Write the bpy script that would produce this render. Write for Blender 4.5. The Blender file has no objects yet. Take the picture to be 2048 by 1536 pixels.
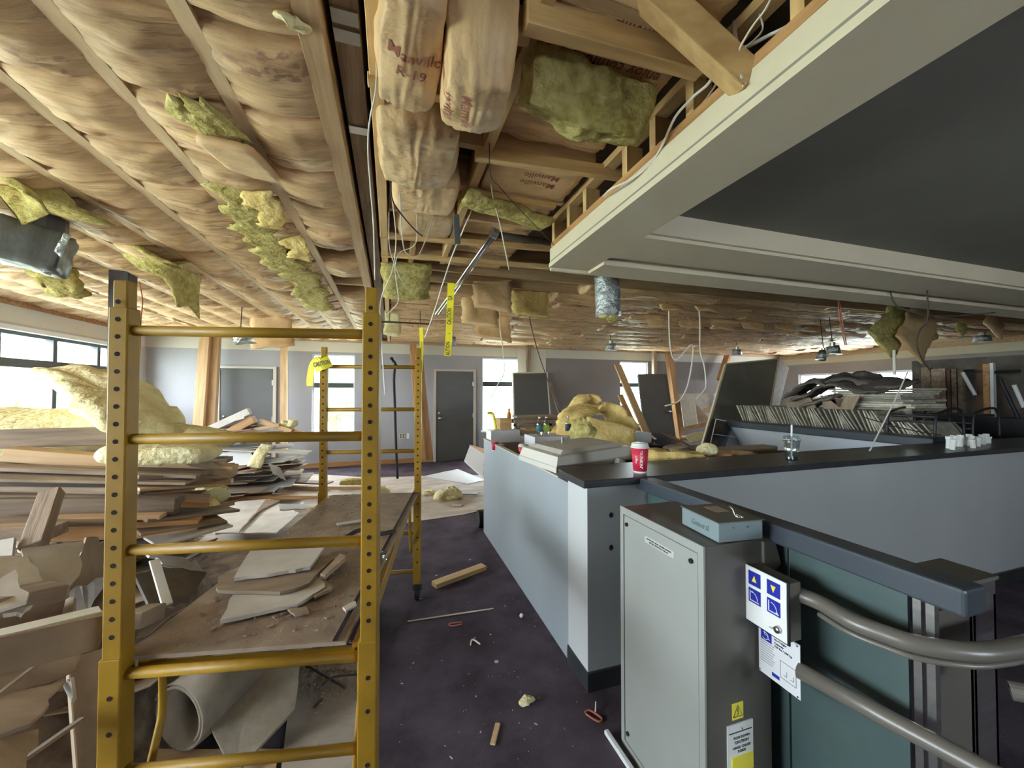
import bpy, math, random
from mathutils import Vector, Matrix, noise
R = math.radians
scene = bpy.context.scene
col = scene.collection
rnd = random.Random(7)

# ---------------------------------------------------------------- camera, world, lights, exposure
FPX = 772.0; EYE = 1.62; YAW = R(17.4); PIT = R(1.1)
cam_d = bpy.data.cameras.new('camera'); cam = bpy.data.objects.new('camera', cam_d); col.objects.link(cam)
cam_d.sensor_width = 36; cam_d.lens = FPX / 2048 * 36; cam_d.clip_start = .05; cam_d.clip_end = 400
cam.location = (0, 0, EYE); cam.rotation_euler = (R(90) + PIT, 0, -YAW)
scene.camera = cam
scene.view_settings.view_transform = 'Standard'; scene.view_settings.look = 'None'
scene.view_settings.gamma = 1; scene.view_settings.use_curve_mapping = False
scene.view_settings.exposure = 1.52
try:
    scene.cycles.use_denoising = True
    scene.cycles.max_bounces = 10; scene.cycles.diffuse_bounces = 6
    scene.cycles.transparent_max_bounces = 12
    scene.cycles.sample_clamp_indirect = 6
except Exception: pass
wd = bpy.data.worlds.new('overcast_sky'); scene.world = wd; wd.use_nodes = True
bg = wd.node_tree.nodes['Background']; bg.inputs[0].default_value = (.86, .94, 1, 1); bg.inputs[1].default_value = 14

def portal(name, loc, rot, sx, sy):
    l = bpy.data.lights.new(name, 'AREA'); l.shape = 'RECTANGLE'; l.size = sx; l.size_y = sy
    l.cycles.is_portal = True
    o = bpy.data.objects.new(name, l); col.objects.link(o); o.location = loc; o.rotation_euler = rot
LX, RX, BY, FY, CZ = -4.45, 11.7, 9.1, -3.2, 2.77
portal('window_portal', (LX - .25, 6.2, 1.85), (0, R(-90), 0), 1.1, 5.1)
portal('window_portal', (LX - .25, 1.2, 1.6), (0, R(-90), 0), 1.6, 3.8)
portal('window_portal', (2.9, FY - .25, 1.5), (R(90), 0, 0), 1.5, .8)  # guides sky light through the added window behind the camera
portal('window_portal', (-1.2, BY + .25, 1.55), (R(-90), 0, 0), .9, 1.8)
portal('window_portal', (2.6, BY + .25, 1.55), (R(-90), 0, 0), .95, 1.8)
portal('window_portal', (6.35, BY + .25, 1.55), (R(-90), 0, 0), .9, 1.8)
portal('window_portal', (RX + .25, 7.1, 1.8), (0, R(90), 0), .75, 2.8)

# ---------------------------------------------------------------- helpers
_cy, _sy, _cp, _sp = math.cos(YAW), math.sin(YAW), math.cos(PIT), math.sin(PIT)
def at(px, py, X=None, Y=None, Z=None, d=None):
    r = (px - 1024) / FPX; u = (768 - py) / FPX
    fw = _cp - u * _sp; up = _sp + u * _cp
    a = Vector((r * _cy + fw * _sy, -r * _sy + fw * _cy, up))
    t = X / a.x if X is not None else Y / a.y if Y is not None else (Z - EYE) / a.z if Z is not None else d
    return Vector((0, 0, EYE)) + a * t

def tag(o, label=None, cat=None, group=None, kind=None):
    if label: o['label'] = label
    if cat: o['category'] = cat
    if group: o['group'] = group
    if kind: o['kind'] = kind
    return o

def link(name, me, m=None, parent=None, M=None):
    o = bpy.data.objects.new(name, me); col.objects.link(o)
    if m is not None and not me.materials: me.materials.append(m)
    if M is not None: o.matrix_basis = M
    if parent is not None: o.parent = parent
    return o

def thing(name, label, cat, loc=(0, 0, 0), group=None, rz=0):
    o = bpy.data.objects.new(name, None); col.objects.link(o); o.location = loc; o.rotation_euler = (0, 0, rz)
    o.empty_display_size = .05
    o['_inv'] = 1
    del o['_inv']
    bpy_inv[o.name] = (Matrix.Translation(Vector(loc)) @ Matrix.Rotation(rz, 4, 'Z')).inverted()
    return tag(o, label, cat, group)
bpy_inv = {}

class MB:
    def __init__(s): s.v = []; s.f = []; s.mi = []; s.cur = 0
    def add(s, vs, fs):
        n = len(s.v); s.v += [Vector(v) for v in vs]; s.f += [tuple(i + n for i in f) for f in fs]; s.mi += [s.cur] * len(fs); return s
    def box(s, x0, x1, y0, y1, z0, z1):
        return s.add([(x0,y0,z0),(x1,y0,z0),(x1,y1,z0),(x0,y1,z0),(x0,y0,z1),(x1,y0,z1),(x1,y1,z1),(x0,y1,z1)],
                     [(0,3,2,1),(4,5,6,7),(0,1,5,4),(1,2,6,5),(2,3,7,6),(3,0,4,7)])
    def bar(s, a, b, w, t, up=(0, 0, 1), roll=0):
        a, b = Vector(a), Vector(b); x = (b - a).normalized(); up = Vector(up)
        if abs(x.dot(up)) > .98: up = Vector((0, 1, 0))
        y = up.cross(x).normalized(); z = x.cross(y)
        if roll: q = Matrix.Rotation(roll, 3, x); y = q @ y; z = q @ z
        y = y * w / 2; z = z * t / 2
        return s.add([a-y-z, a+y-z, a+y+z, a-y+z, b-y-z, b+y-z, b+y+z, b-y+z],
                     [(0,1,2,3),(4,7,6,5),(0,4,5,1),(1,5,6,2),(2,6,7,3),(3,7,4,0)])
    def tube(s, pts, r, n=10, cap=True):
        pts = [Vector(p) for p in pts]; N = len(pts); rs = r if isinstance(r, (list, tuple)) else [r] * N
        prev = None; vs = []
        for i, p in enumerate(pts):
            t = (pts[min(i+1, N-1)] - pts[max(i-1, 0)]).normalized()
            if prev is None:
                prev = t.orthogonal().normalized()
            y = (prev - t * prev.dot(t)).normalized(); prev = y; z = t.cross(y)
            for k in range(n):
                a = 2 * math.pi * k / n; vs.append(p + (y * math.cos(a) + z * math.sin(a)) * rs[i])
        fs = [(i*n+k, i*n+(k+1) % n, (i+1)*n+(k+1) % n, (i+1)*n+k) for i in range(N-1) for k in range(n)]
        if cap: fs += [tuple(range(n-1, -1, -1)), tuple(range((N-1)*n, N*n))]
        return s.add(vs, fs)
    def prism(s, poly, d):
        n = len(poly); poly = [Vector(p) for p in poly]; d = Vector(d)
        return s.add(poly + [p + d for p in poly], [tuple(range(n-1, -1, -1)), tuple(range(n, 2*n))] + [(i, (i+1) % n, n+(i+1) % n, n+i) for i in range(n)])
    def lathe(s, prof, c=(0, 0, 0), n=20):
        c = Vector(c); vs = [c + Vector((r*math.cos(2*math.pi*k/n), r*math.sin(2*math.pi*k/n), z)) for r, z in prof for k in range(n)]
        m = len(prof)
        return s.add(vs, [(i*n+k, i*n+(k+1) % n, (i+1)*n+(k+1) % n, (i+1)*n+k) for i in range(m-1) for k in range(n)] + [tuple(range(n-1, -1, -1)), tuple(range((m-1)*n, m*n))])
    def mesh(s, name, mats, smooth=False):
        me = bpy.data.meshes.new(name); me.from_pydata([tuple(v) for v in s.v], [], s.f)
        for m in (mats if isinstance(mats, list) else [mats]): me.materials.append(m)
        if isinstance(mats, list) and len(mats) > 1:
            for p, i in zip(me.polygons, s.mi): p.material_index = i
        if smooth:
            for p in me.polygons: p.use_smooth = True
        me.update(); return me
    def build(s, name, m, parent=None, smooth=False, bevel=0, M=None):
        """parts are written in world space; a parented part is moved into its thing's frame"""
        if parent is not None and M is None and s.v:
            I = frame_inv(parent)
            s.v = [I @ v for v in s.v]
        elif parent is None and M is None and s.v:
            c = sum(s.v, Vector()) / len(s.v); c.z = min(v.z for v in s.v); s.v = [v - c for v in s.v]; M = Matrix.Translation(c)
        o = link(name, s.mesh(name, m, smooth), None, parent, M)
        if bevel:
            b = o.modifiers.new('bevel', 'BEVEL'); b.width = bevel; b.segments = 2; b.limit_method = 'ANGLE'; b.harden_normals = False
        return o
def frame_inv(o):
    M = Matrix.Identity(4)
    while o is not None:
        M = M @ bpy_inv[o.name] if o.name in bpy_inv else M @ o.matrix_basis.inverted()
        o = o.parent
    return M

def smooth_path(pts, n=6):
    pts = [Vector(p) for p in pts]; out = []
    for i in range(len(pts) - 1):
        p0 = pts[max(i-1, 0)]; p1 = pts[i]; p2 = pts[i+1]; p3 = pts[min(i+2, len(pts)-1)]
        for k in range(n):
            t = k / n
            out.append(.5 * ((2*p1) + (p2-p0)*t + (2*p0-5*p1+4*p2-p3)*t*t + (3*p1-p0-3*p2+p3)*t**3))
    return out + [pts[-1]]

# ---------------------------------------------------------------- materials
def mat(name, c, rough=.6, metal=0, c2=None, scale=(6, 6, 6), detail=5, bump=0, bscale=None, spec=.4, rand=0, contrast=(.35, .65), world=False, wave=False):
    m = bpy.data.materials.new(name); m.use_nodes = True; nt = m.node_tree; N = nt.nodes; L = nt.links
    p = N['Principled BSDF']; p.inputs['Roughness'].default_value = rough; p.inputs['Metallic'].default_value = metal
    p.inputs['Base Color'].default_value = (*c, 1); p.inputs['Specular IOR Level'].default_value = spec
    tc = N.new('ShaderNodeTexCoord'); mp = N.new('ShaderNodeMapping'); mp.inputs['Scale'].default_value = scale
    if world: g = N.new('ShaderNodeNewGeometry'); L.new(g.outputs['Position'], mp.inputs['Vector'])
    else:
        if rand:
            oi0 = N.new('ShaderNodeObjectInfo'); va = N.new('ShaderNodeVectorMath'); va.operation = 'ADD'
            mu = N.new('ShaderNodeMath'); mu.operation = 'MULTIPLY'; mu.inputs[1].default_value = 40
            L.new(oi0.outputs['Random'], mu.inputs[0]); L.new(tc.outputs['Object'], va.inputs[0]); L.new(mu.outputs[0], va.inputs[1]); L.new(va.outputs[0], mp.inputs['Vector'])
        else: L.new(tc.outputs['Object'], mp.inputs['Vector'])
    nz = N.new('ShaderNodeTexNoise'); nz.inputs['Scale'].default_value = 1; nz.inputs['Detail'].default_value = detail; nz.inputs['Roughness'].default_value = .6
    L.new(mp.outputs[0], nz.inputs['Vector'])
    out = None
    if c2 is not None:
        rp = N.new('ShaderNodeValToRGB'); rp.color_ramp.elements[0].position = contrast[0]; rp.color_ramp.elements[1].position = contrast[1]
        rp.color_ramp.elements[0].color = (*c2, 1); rp.color_ramp.elements[1].color = (*c, 1)
        L.new(nz.outputs['Fac'], rp.inputs[0]); out = rp.outputs[0]; L.new(out, p.inputs['Base Color'])
    if rand:
        oi = N.new('ShaderNodeObjectInfo'); hs = N.new('ShaderNodeHueSaturation'); mr = N.new('ShaderNodeMapRange')
        mr.inputs['To Min'].default_value = 1 - rand; mr.inputs['To Max'].default_value = 1 + rand
        L.new(oi.outputs['Random'], mr.inputs['Value']); L.new(mr.outputs[0], hs.inputs['Value'])
        if out: L.new(out, hs.inputs['Color'])
        else: hs.inputs['Color'].default_value = (*c, 1)
        L.new(hs.outputs[0], p.inputs['Base Color'])
    if bump:
        b = N.new('ShaderNodeBump'); b.inputs['Strength'].default_value = bump; b.inputs['Distance'].default_value = .02
        if bscale:
            mp2 = N.new('ShaderNodeMapping'); mp2.inputs['Scale'].default_value = bscale
            src = mp.inputs['Vector'].links[0].from_socket; L.new(src, mp2.inputs['Vector'])
            n2 = N.new('ShaderNodeTexNoise'); n2.inputs['Scale'].default_value = 1; n2.inputs['Detail'].default_value = 4; L.new(mp2.outputs[0], n2.inputs['Vector']); L.new(n2.outputs['Fac'], b.inputs['Height'])
        else: L.new(nz.outputs['Fac'], b.inputs['Height'])
        L.new(b.outputs[0], p.inputs['Normal'])
    return m

def glassy(name, c, alpha_mix=.9, rough=.03):
    m = bpy.data.materials.new(name); m.use_nodes = True; N = m.node_tree.nodes; L = m.node_tree.links; N.clear()
    o = N.new('ShaderNodeOutputMaterial'); t = N.new('ShaderNodeBsdfTransparent'); g = N.new('ShaderNodeBsdfGlossy'); x = N.new('ShaderNodeMixShader')
    t.inputs[0].default_value = (*c, 1); g.inputs[1].default_value = rough; x.inputs[0].default_value = 1 - alpha_mix
    L.new(t.outputs[0], x.inputs[1]); L.new(g.outputs[0], x.inputs[2]); L.new(x.outputs[0], o.inputs[0]); return m

def wall_mat(name, low, high, zsplit):
    m = mat(name, low, .85, c2=tuple(v*.93 for v in low), scale=(1.3, 1.3, 1.3), world=True)
    N = m.node_tree.nodes; L = m.node_tree.links; p = N['Principled BSDF']
    g = N.new('ShaderNodeNewGeometry'); s = N.new('ShaderNodeSeparateXYZ'); L.new(g.outputs['Position'], s.inputs[0])
    gt = N.new('ShaderNodeMath'); gt.operation = 'GREATER_THAN'; gt.inputs[1].default_value = zsplit; L.new(s.outputs['Z'], gt.inputs[0])
    mx = N.new('ShaderNodeMix'); mx.data_type = 'RGBA'; mx.inputs['B'].default_value = (*high, 1)
    L.new(gt.outputs[0], mx.inputs['Factor']); L.new(p.inputs['Base Color'].links[0].from_socket, mx.inputs['A']); L.new(mx.outputs['Result'], p.inputs['Base Color'])
    return m

W = {}
W['wood'] = mat('pale_lumber', (.62,.42,.24), .7, c2=(.42,.26,.13), scale=(2, 26, 26), rand=.18, bump=.15, contrast=(.3,.7))
W['strap'] = mat('pale_strapping', (.78,.58,.36), .7, c2=(.60,.42,.24), scale=(2, 26, 26), rand=.1, bump=.1, contrast=(.3,.7))
W['wood_y'] = mat('yellow_lumber', (.70,.47,.22), .65, c2=(.5,.31,.13), scale=(2, 22, 22), rand=.1, bump=.1)
W['wood_o'] = mat('orange_fir', (.50,.27,.11), .65, c2=(.32,.16,.06), scale=(2, 24, 24), rand=.12, bump=.1)
W['wood_g'] = mat('weathered_lumber', (.34,.25,.18), .8, c2=(.18,.125,.085), scale=(2, 24, 24), rand=.3, bump=.3)
W['kraft'] = mat('kraft_paper', (.78,.525,.29), .5, c2=(.46,.29,.145), scale=(3, 12, 5), rand=.14, bump=1.0, bscale=(3.5, 46, 6), spec=.35, contrast=(.3,.62))
def smudge(m, c=(.26,.10,.09), sc=(1.2, 7, 3)):
    N = m.node_tree.nodes; L = m.node_tree.links; p = N['Principled BSDF']; src = p.inputs['Base Color'].links[0].from_socket
    tc = N.new('ShaderNodeTexCoord'); oi = N.new('ShaderNodeObjectInfo'); va = N.new('ShaderNodeVectorMath'); va.operation = 'ADD'; mu = N.new('ShaderNodeMath'); mu.operation = 'MULTIPLY'; mu.inputs[1].default_value = 33
    L.new(oi.outputs['Random'], mu.inputs[0]); L.new(tc.outputs['Object'], va.inputs[0]); L.new(mu.outputs[0], va.inputs[1])
    def nz(scale, lo, hi):
        mp = N.new('ShaderNodeMapping'); mp.inputs['Scale'].default_value = scale; L.new(va.outputs[0], mp.inputs['Vector']); n = N.new('ShaderNodeTexNoise'); n.inputs['Scale'].default_value = 1; n.inputs['Detail'].default_value = 3; L.new(mp.outputs[0], n.inputs['Vector'])
        r = N.new('ShaderNodeMapRange'); r.inputs['From Min'].default_value = lo; r.inputs['From Max'].default_value = hi; L.new(n.outputs['Fac'], r.inputs['Value']); return r.outputs[0]
    a = nz(sc, .56, .62); b = nz((26, 34, 10), .48, .58); mm = N.new('ShaderNodeMath'); mm.operation = 'MULTIPLY'; L.new(a, mm.inputs[0]); L.new(b, mm.inputs[1])
    m3 = N.new('ShaderNodeMath'); m3.operation = 'MULTIPLY'; m3.inputs[1].default_value = .6; L.new(mm.outputs[0], m3.inputs[0])
    mx = N.new('ShaderNodeMix'); mx.data_type = 'RGBA'; mx.inputs['B'].default_value = (*c, 1); L.new(m3.outputs[0], mx.inputs['Factor']); L.new(src, mx.inputs['A']); L.new(mx.outputs['Result'], p.inputs['Base Color'])
smudge(W['kraft'])
W['kraft2'] = mat('kraft_paper_crumpled', (.74,.50,.27), .5, c2=(.56,.36,.185), scale=(4, 4, 4), rand=.1, bump=.9, bscale=(9, 16, 7), contrast=(.3,.62))
W['glass_y'] = mat('yellow_fibreglass', (.60,.52,.22), .95, c2=(.36,.29,.09), scale=(16, 16, 16), detail=8, rand=.1, bump=1.0, bscale=(28, 28, 40), spec=.05)
W['glass_p'] = mat('pale_fibreglass', (.82,.76,.48), .95, c2=(.66,.56,.30), scale=(9, 9, 9), detail=8, bump=1.0, bscale=(26, 26, 34), spec=.05)
W['glass_o'] = mat('amber_fibreglass', (.85,.66,.28), .9, c2=(.66,.45,.15), scale=(8, 8, 8), bump=.8, bscale=(24, 24, 24), spec=.1)
W['dry'] = mat('drywall_face', (.60,.56,.51), .9, c2=(.46,.42,.37), scale=(4, 4, 4), bump=.12, rand=.1)
W['dry_p'] = mat('drywall_paper_back', (.40,.30,.215), .85, c2=(.25,.18,.125), scale=(3, 10, 3), bump=.3, rand=.22)
W['carpet'] = mat('dark_carpet', (.115,.090,.115), .95, c2=(.06,.045,.055), scale=(3, 3, 3), detail=9, bump=.5, bscale=(220, 220, 220), world=True, spec=.1)
W['ply'] = mat('dusty_plywood', (.50,.42,.34), .85, c2=(.32,.27,.23), scale=(2.2, 5, 2), detail=8, bump=.3, world=True)
W['ply_scaf'] = mat('scaffold_plywood', (.36,.27,.20), .8, c2=(.22,.16,.12), scale=(9, 9, 9), detail=8, bump=.35, contrast=(.3,.7))
W['yel'] = mat('yellow_enamel', (.38,.21,.012), .5, c2=(.27,.145,.012), scale=(5, 5, 5), detail=6, spec=.4, bump=.05)
W['hole'] = mat('dark_hole', (.02,.01,.01), .9)
W['wallb'] = wall_mat('painted_back_wall', (.36,.36,.39), (.60,.57,.50), 2.47)
W['walll'] = wall_mat('painted_left_wall', (.50,.50,.52), (.62,.60,.55), 2.47)
W['wallr'] = wall_mat('painted_right_wall', (.36,.34,.32), (.60,.56,.42), 2.42)
W['part'] = mat('partition_paint', (.31,.345,.375), .45, c2=(.28,.315,.345), scale=(1.5, 1.5, .7), world=True, spec=.4)
W['partf'] = mat('half_wall_paint', (.40,.41,.42), .6, c2=(.37,.38,.39), scale=(1.5, 1.5, 1), world=True)
W['cap'] = mat('black_laminate', (.025,.026,.03), .35, spec=.5, c2=(.04,.04,.042), scale=(9,9,9))
W['rail'] = mat('slate_rail', (.045,.055,.07), .4, spec=.5)
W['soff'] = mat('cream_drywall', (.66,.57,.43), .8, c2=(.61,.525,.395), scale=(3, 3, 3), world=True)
W['soffd'] = mat('soffit_ceiling_shaded', (.20,.19,.16), .85, c2=(.18,.17,.145), scale=(2, 2, 2), world=True)  # cream drywall recess; its shade is put into this darker colour
W['door'] = mat('charcoal_door', (.085,.085,.085), .38, c2=(.10,.10,.10), scale=(1, 1, 3))
W['trimw'] = mat('pale_door_frame', (.52,.48,.42), .6)
W['frame'] = mat('dark_window_frame', (.06,.065,.07), .5)
W['framew'] = mat('white_window_trim', (.72,.74,.76), .5)
W['steel'] = mat('brushed_steel', (.62,.62,.60), .3, metal=1, c2=(.5,.5,.48), scale=(3, 3, 40))
W['chrome'] = mat('polished_chrome', (.85,.85,.85), .1, metal=1)
W['cab'] = mat('grey_powder_coat', (.33,.34,.32), .38, c2=(.30,.31,.29), scale=(1.5, 1.5, 1.5), spec=.5)
W['cabs'] = mat('taupe_powder_coat', (.13,.118,.10), .42, spec=.5, c2=(.115,.105,.088), scale=(2,2,2))
W['box'] = mat('blue_grey_box', (.19,.245,.26), .45, spec=.5)
W['tube'] = mat('taupe_tube', (.14,.125,.105), .35, spec=.6)
W['teal'] = mat('dim_teal_panel', (.085,.125,.12), .35, c2=(.06,.09,.088), scale=(2, 2, 2), spec=.5)
W['white'] = mat('white_plastic', (.78,.78,.76), .4)
W['blue'] = mat('button_blue', (.02,.03,.33), .35)
W['yb'] = mat('symbol_yellow', (.85,.75,.08), .4)
W['black'] = mat('black_plastic', (.015,.015,.017), .4)
W['rubber'] = mat('black_rubber', (.02,.02,.022), .7)
W['ink'] = mat('dark_ink', (.05,.05,.06), .7)
W['inkr'] = mat('red_brown_ink', (.30,.10,.07), .8)
W['inkg'] = mat('grey_ink', (.32,.33,.33), .8)
W['foil'] = mat('crinkled_foil', (.52,.55,.55), .35, metal=.85, c2=(.3,.32,.33), scale=(14, 14, 14), bump=1, bscale=(35, 35, 35))
W['duct'] = mat('dark_duct_wrap', (.085,.09,.09), .4, c2=(.12,.125,.125), scale=(5, 5, 5), bump=.4, bscale=(12, 12, 4))
W['tape'] = mat('caution_yellow', (.85,.72,.03), .4)
W['red'] = mat('cup_red', (.62,.03,.07), .45)
W['cable'] = mat('white_cable', (.72,.66,.58), .5)
W['cabled'] = mat('dark_cable', (.06,.05,.04), .6)
W['cabler'] = mat('red_cable', (.45,.13,.08), .6)
W['clear'] = glassy('clear_plastic', (.93,.95,.96), .82)
W['pane'] = glassy('window_glass', (.97,.99,.99), .95)
W['lawn'] = mat('sunlit_lawn', (.62,.64,.56), .9, c2=(.5,.55,.42), scale=(.3, .3, .3), world=True)
W['leaf'] = mat('tree_leaves', (.30,.42,.20), .8, c2=(.16,.28,.11), scale=(2, 2, 2), bump=1, detail=8)
W['bark'] = mat('bark', (.12,.09,.06), .9)
W['concrete'] = mat('carpet_roll_back', (.33,.28,.22), .9, c2=(.23,.19,.15), scale=(8, 8, 8), bump=.3)
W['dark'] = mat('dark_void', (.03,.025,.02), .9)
W['deck'] = mat('roof_deck', (.16,.10,.06), .9, c2=(.10,.06,.035), scale=(1, 9, 1))
W['tile'] = mat('ceiling_tile_edge', (.56,.52,.42), .9, c2=(.34,.31,.25), scale=(12, 12, 12), rand=.35)
W['coat'] = mat('drab_cloth', (.20,.17,.14), .9, c2=(.12,.10,.085), scale=(6, 6, 6), rand=.3)
W['cone'] = mat('bright_orange', (.80,.25,.04), .5)
W['carton'] = mat('pale_carton', (.66,.66,.68), .6)
W['brown'] = mat('dark_brown_board', (.14,.08,.05), .8, rand=.3)
W['amber'] = mat('door_edge_wood', (.62,.50,.33), .7)
W['rubble'] = mat('rubble', (.26,.19,.13), .95, c2=(.08,.055,.04), scale=(6, 6, 9), detail=8, bump=1)

ORD = ['first','second','third','fourth','fifth','sixth','seventh','eighth','ninth','tenth','eleventh','twelfth','thirteenth','fourteenth','fifteenth','sixteenth','seventeenth','eighteenth','nineteenth','twentieth','twenty-first','twenty-second','twenty-third','twenty-fourth','twenty-fifth']

def text(body, size, M, m, parent, name='lettering', align='CENTER', ext=.0006, xs=1, bold=.006):
    c = bpy.data.curves.new('t', 'FONT'); c.body = body; c.size = size; c.align_x = align; c.align_y = 'CENTER'; c.extrude = ext; c.resolution_u = 2; c.offset = size*bold
    o = bpy.data.objects.new('t', c); col.objects.link(o); bpy.context.view_layer.update()
    me = bpy.data.meshes.new_from_object(o.evaluated_get(bpy.context.evaluated_depsgraph_get())); bpy.data.objects.remove(o)
    M = M @ Matrix.Diagonal((xs, 1, 1, 1))
    I = frame_inv(parent) if parent is not None else Matrix.Identity(4)
    me.transform(I @ M); me.materials.clear(); me.materials.append(m); me.name = name
    o = bpy.data.objects.new(name, me); col.objects.link(o); o.parent = parent; return o
def basis(loc, x, y):
    x = Vector(x).normalized(); y = Vector(y); z = x.cross(y).normalized(); y = z.cross(x)
    M = Matrix((x, y, z)).transposed().to_4x4(); M.translation = Vector(loc); return M

def board(name, a, b, w, t, m, label, cat='lumber', group=None, roll=0, bevel=.003, parent=None):
    """a board in its own frame, so the grain follows its length"""
    a, b = Vector(a), Vector(b); L = (b - a).length; x = (b - a).normalized(); up = Vector((0, 0, 1))
    if abs(x.z) > .98: up = Vector((0, 1, 0))
    y = up.cross(x).normalized(); z = x.cross(y)
    if roll: q = Matrix.Rotation(roll, 3, x); y = q @ y; z = q @ z
    M = Matrix((x, y, z)).transposed().to_4x4(); M.translation = (a + b) / 2
    mb = MB(); mb.box(-L/2, L/2, -w/2, w/2, -t/2, t/2)
    if parent is not None: M = frame_inv(parent) @ M
    o = mb.build(name, m, parent, M=M)
    if bevel: bb = o.modifiers.new('bevel', 'BEVEL'); bb.width = bevel; bb.segments = 1
    return tag(o, label, cat, group) if parent is None else o

def ragged(w, h, seed, jag=.06, n=5):
    """outline of a torn sheet: a rough rectangle with broken edges"""
    r = random.Random(seed); cs = [(-w/2+r.uniform(-.12,.12)*w, -h/2+r.uniform(-.1,.1)*h), (w/2+r.uniform(-.12,.1)*w, -h/2+r.uniform(-.12,.12)*h),
                                   (w/2+r.uniform(-.2,.12)*w, h/2+r.uniform(-.12,.12)*h), (-w/2+r.uniform(-.12,.2)*w, h/2+r.uniform(-.15,.1)*h)]
    out = []
    for i in range(4):
        a, b = cs[i], cs[(i+1) % 4]; straight = r.random() < .45
        for k in range(n):
            t = k / n; j = 0 if k == 0 or straight else r.uniform(-jag, jag) * min(w, h)
            dx, dy = b[0]-a[0], b[1]-a[1]; l = math.hypot(dx, dy) + 1e-6
            out.append((a[0]+dx*t - dy/l*j, a[1]+dy*t + dx/l*j))
    return out

def sheet(name, c, w, h, t, rot, m, label, cat, seed, group=None, bend=0, jag=.06, parent=None, poly=None):
    poly = poly or ragged(w, h, seed, jag)
    n = len(poly); vs = []; f = lambda x, y: bend * (x*x - y*x*.6)
    cx = sum(p[0] for p in poly)/n; cy_ = sum(p[1] for p in poly)/n
    rings = [1, .66, .33]; r = random.Random(seed)
    for side in (0, 1):
        for s in rings:
            for (x, y) in poly:
                X = cx+(x-cx)*s; Y = cy_+(y-cy_)*s; vs.append((X, Y, f(X, Y) + (t if side else 0) + (r.uniform(-.25,.25)*t if s < 1 else 0)))
        vs.append((cx, cy_, f(cx, cy_) + (t if side else 0)))
    K = 3*n+1; fs = []
    for side in (0, 1):
        o = side*K
        for q in range(2):
            for i in range(n):
                a, b, c_, d = o+q*n+i, o+q*n+(i+1) % n, o+(q+1)*n+(i+1) % n, o+(q+1)*n+i
                fs.append((a, b, c_, d) if side else (d, c_, b, a))
        for i in range(n):
            a, b, c_ = o+2*n+i, o+2*n+(i+1) % n, o+3*n
            fs.append((a, b, c_) if side else (c_, b, a))
    fs += [(i, (i+1) % n, K+(i+1) % n, K+i) for i in range(n)]
    mb = MB(); mb.add(vs, fs)
    if isinstance(rot, Matrix): M = rot.to_4x4(); M.translation = Vector(c)
    else: M = Matrix.Translation(Vector(c)) @ (Matrix.Rotation(R(rot[2]), 4, 'Z') @ Matrix.Rotation(R(rot[1]), 4, 'Y') @ Matrix.Rotation(R(rot[0]), 4, 'X'))
    o = mb.build(name, m, parent, M=M if parent is None else frame_inv(parent) @ M)
    return tag(o, label, cat, group) if parent is None else o

def lump(name, c, size, rot, m, label, cat='insulation', seed=0, amp=.12, freq=2.2, group=None, box=.5, res=22, parent=None, bend=0, fine=.3, pleat=None):
    """a soft rounded body; box 0 = ellipsoid, 1 = box; noise on top"""
    mb = MB(); vs = []; fs = []; nu, nv = res*2, res; off = Vector((seed*7.3, seed*3.1, seed*5.7)); a, b, h = size[0]/2, size[1]/2, size[2]/2
    for j in range(nv+1):
        th = math.pi * j / nv
        for i in range(nu):
            ph = 2*math.pi*i/nu
            d = Vector((math.sin(th)*math.cos(ph), math.sin(th)*math.sin(ph), math.cos(th)))
            k = max(abs(d.x), abs(d.y), abs(d.z)); s = (1-box) + box/max(k, 1e-3)
            p = Vector((d.x*s*a, d.y*s*b, d.z*s*h))
            q = Vector((p.x, p.y, p.z)) * freq + off
            n1 = noise.noise(q) ; n2 = noise.noise(q*4.1)
            e = amp*(n1 + fine*n2)*min(size)
            if pleat: e += pleat * (noise.noise(Vector((p.x*6, p.y*60, p.z*10)) + off) if size[0] > size[1] else noise.noise(Vector((p.x*60, p.y*6, p.z*10)) + off))
            p += d*e; p.z += bend*(p.x*p.x)
            vs.append(p)
    for j in range(nv):
        for i in range(nu): fs.append((j*nu+i, (j+1)*nu+i, (j+1)*nu+(i+1) % nu, j*nu+(i+1) % nu))
    mb.add(vs, fs)
    M = Matrix.Translation(Vector(c)) @ (Matrix.Rotation(R(rot[2]), 4, 'Z') @ Matrix.Rotation(R(rot[1]), 4, 'Y') @ Matrix.Rotation(R(rot[0]), 4, 'X'))
    o = mb.build(name, m, parent, smooth=True, M=M if parent is None else frame_inv(parent) @ M)
    return tag(o, label, cat, group) if parent is None else o

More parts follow.
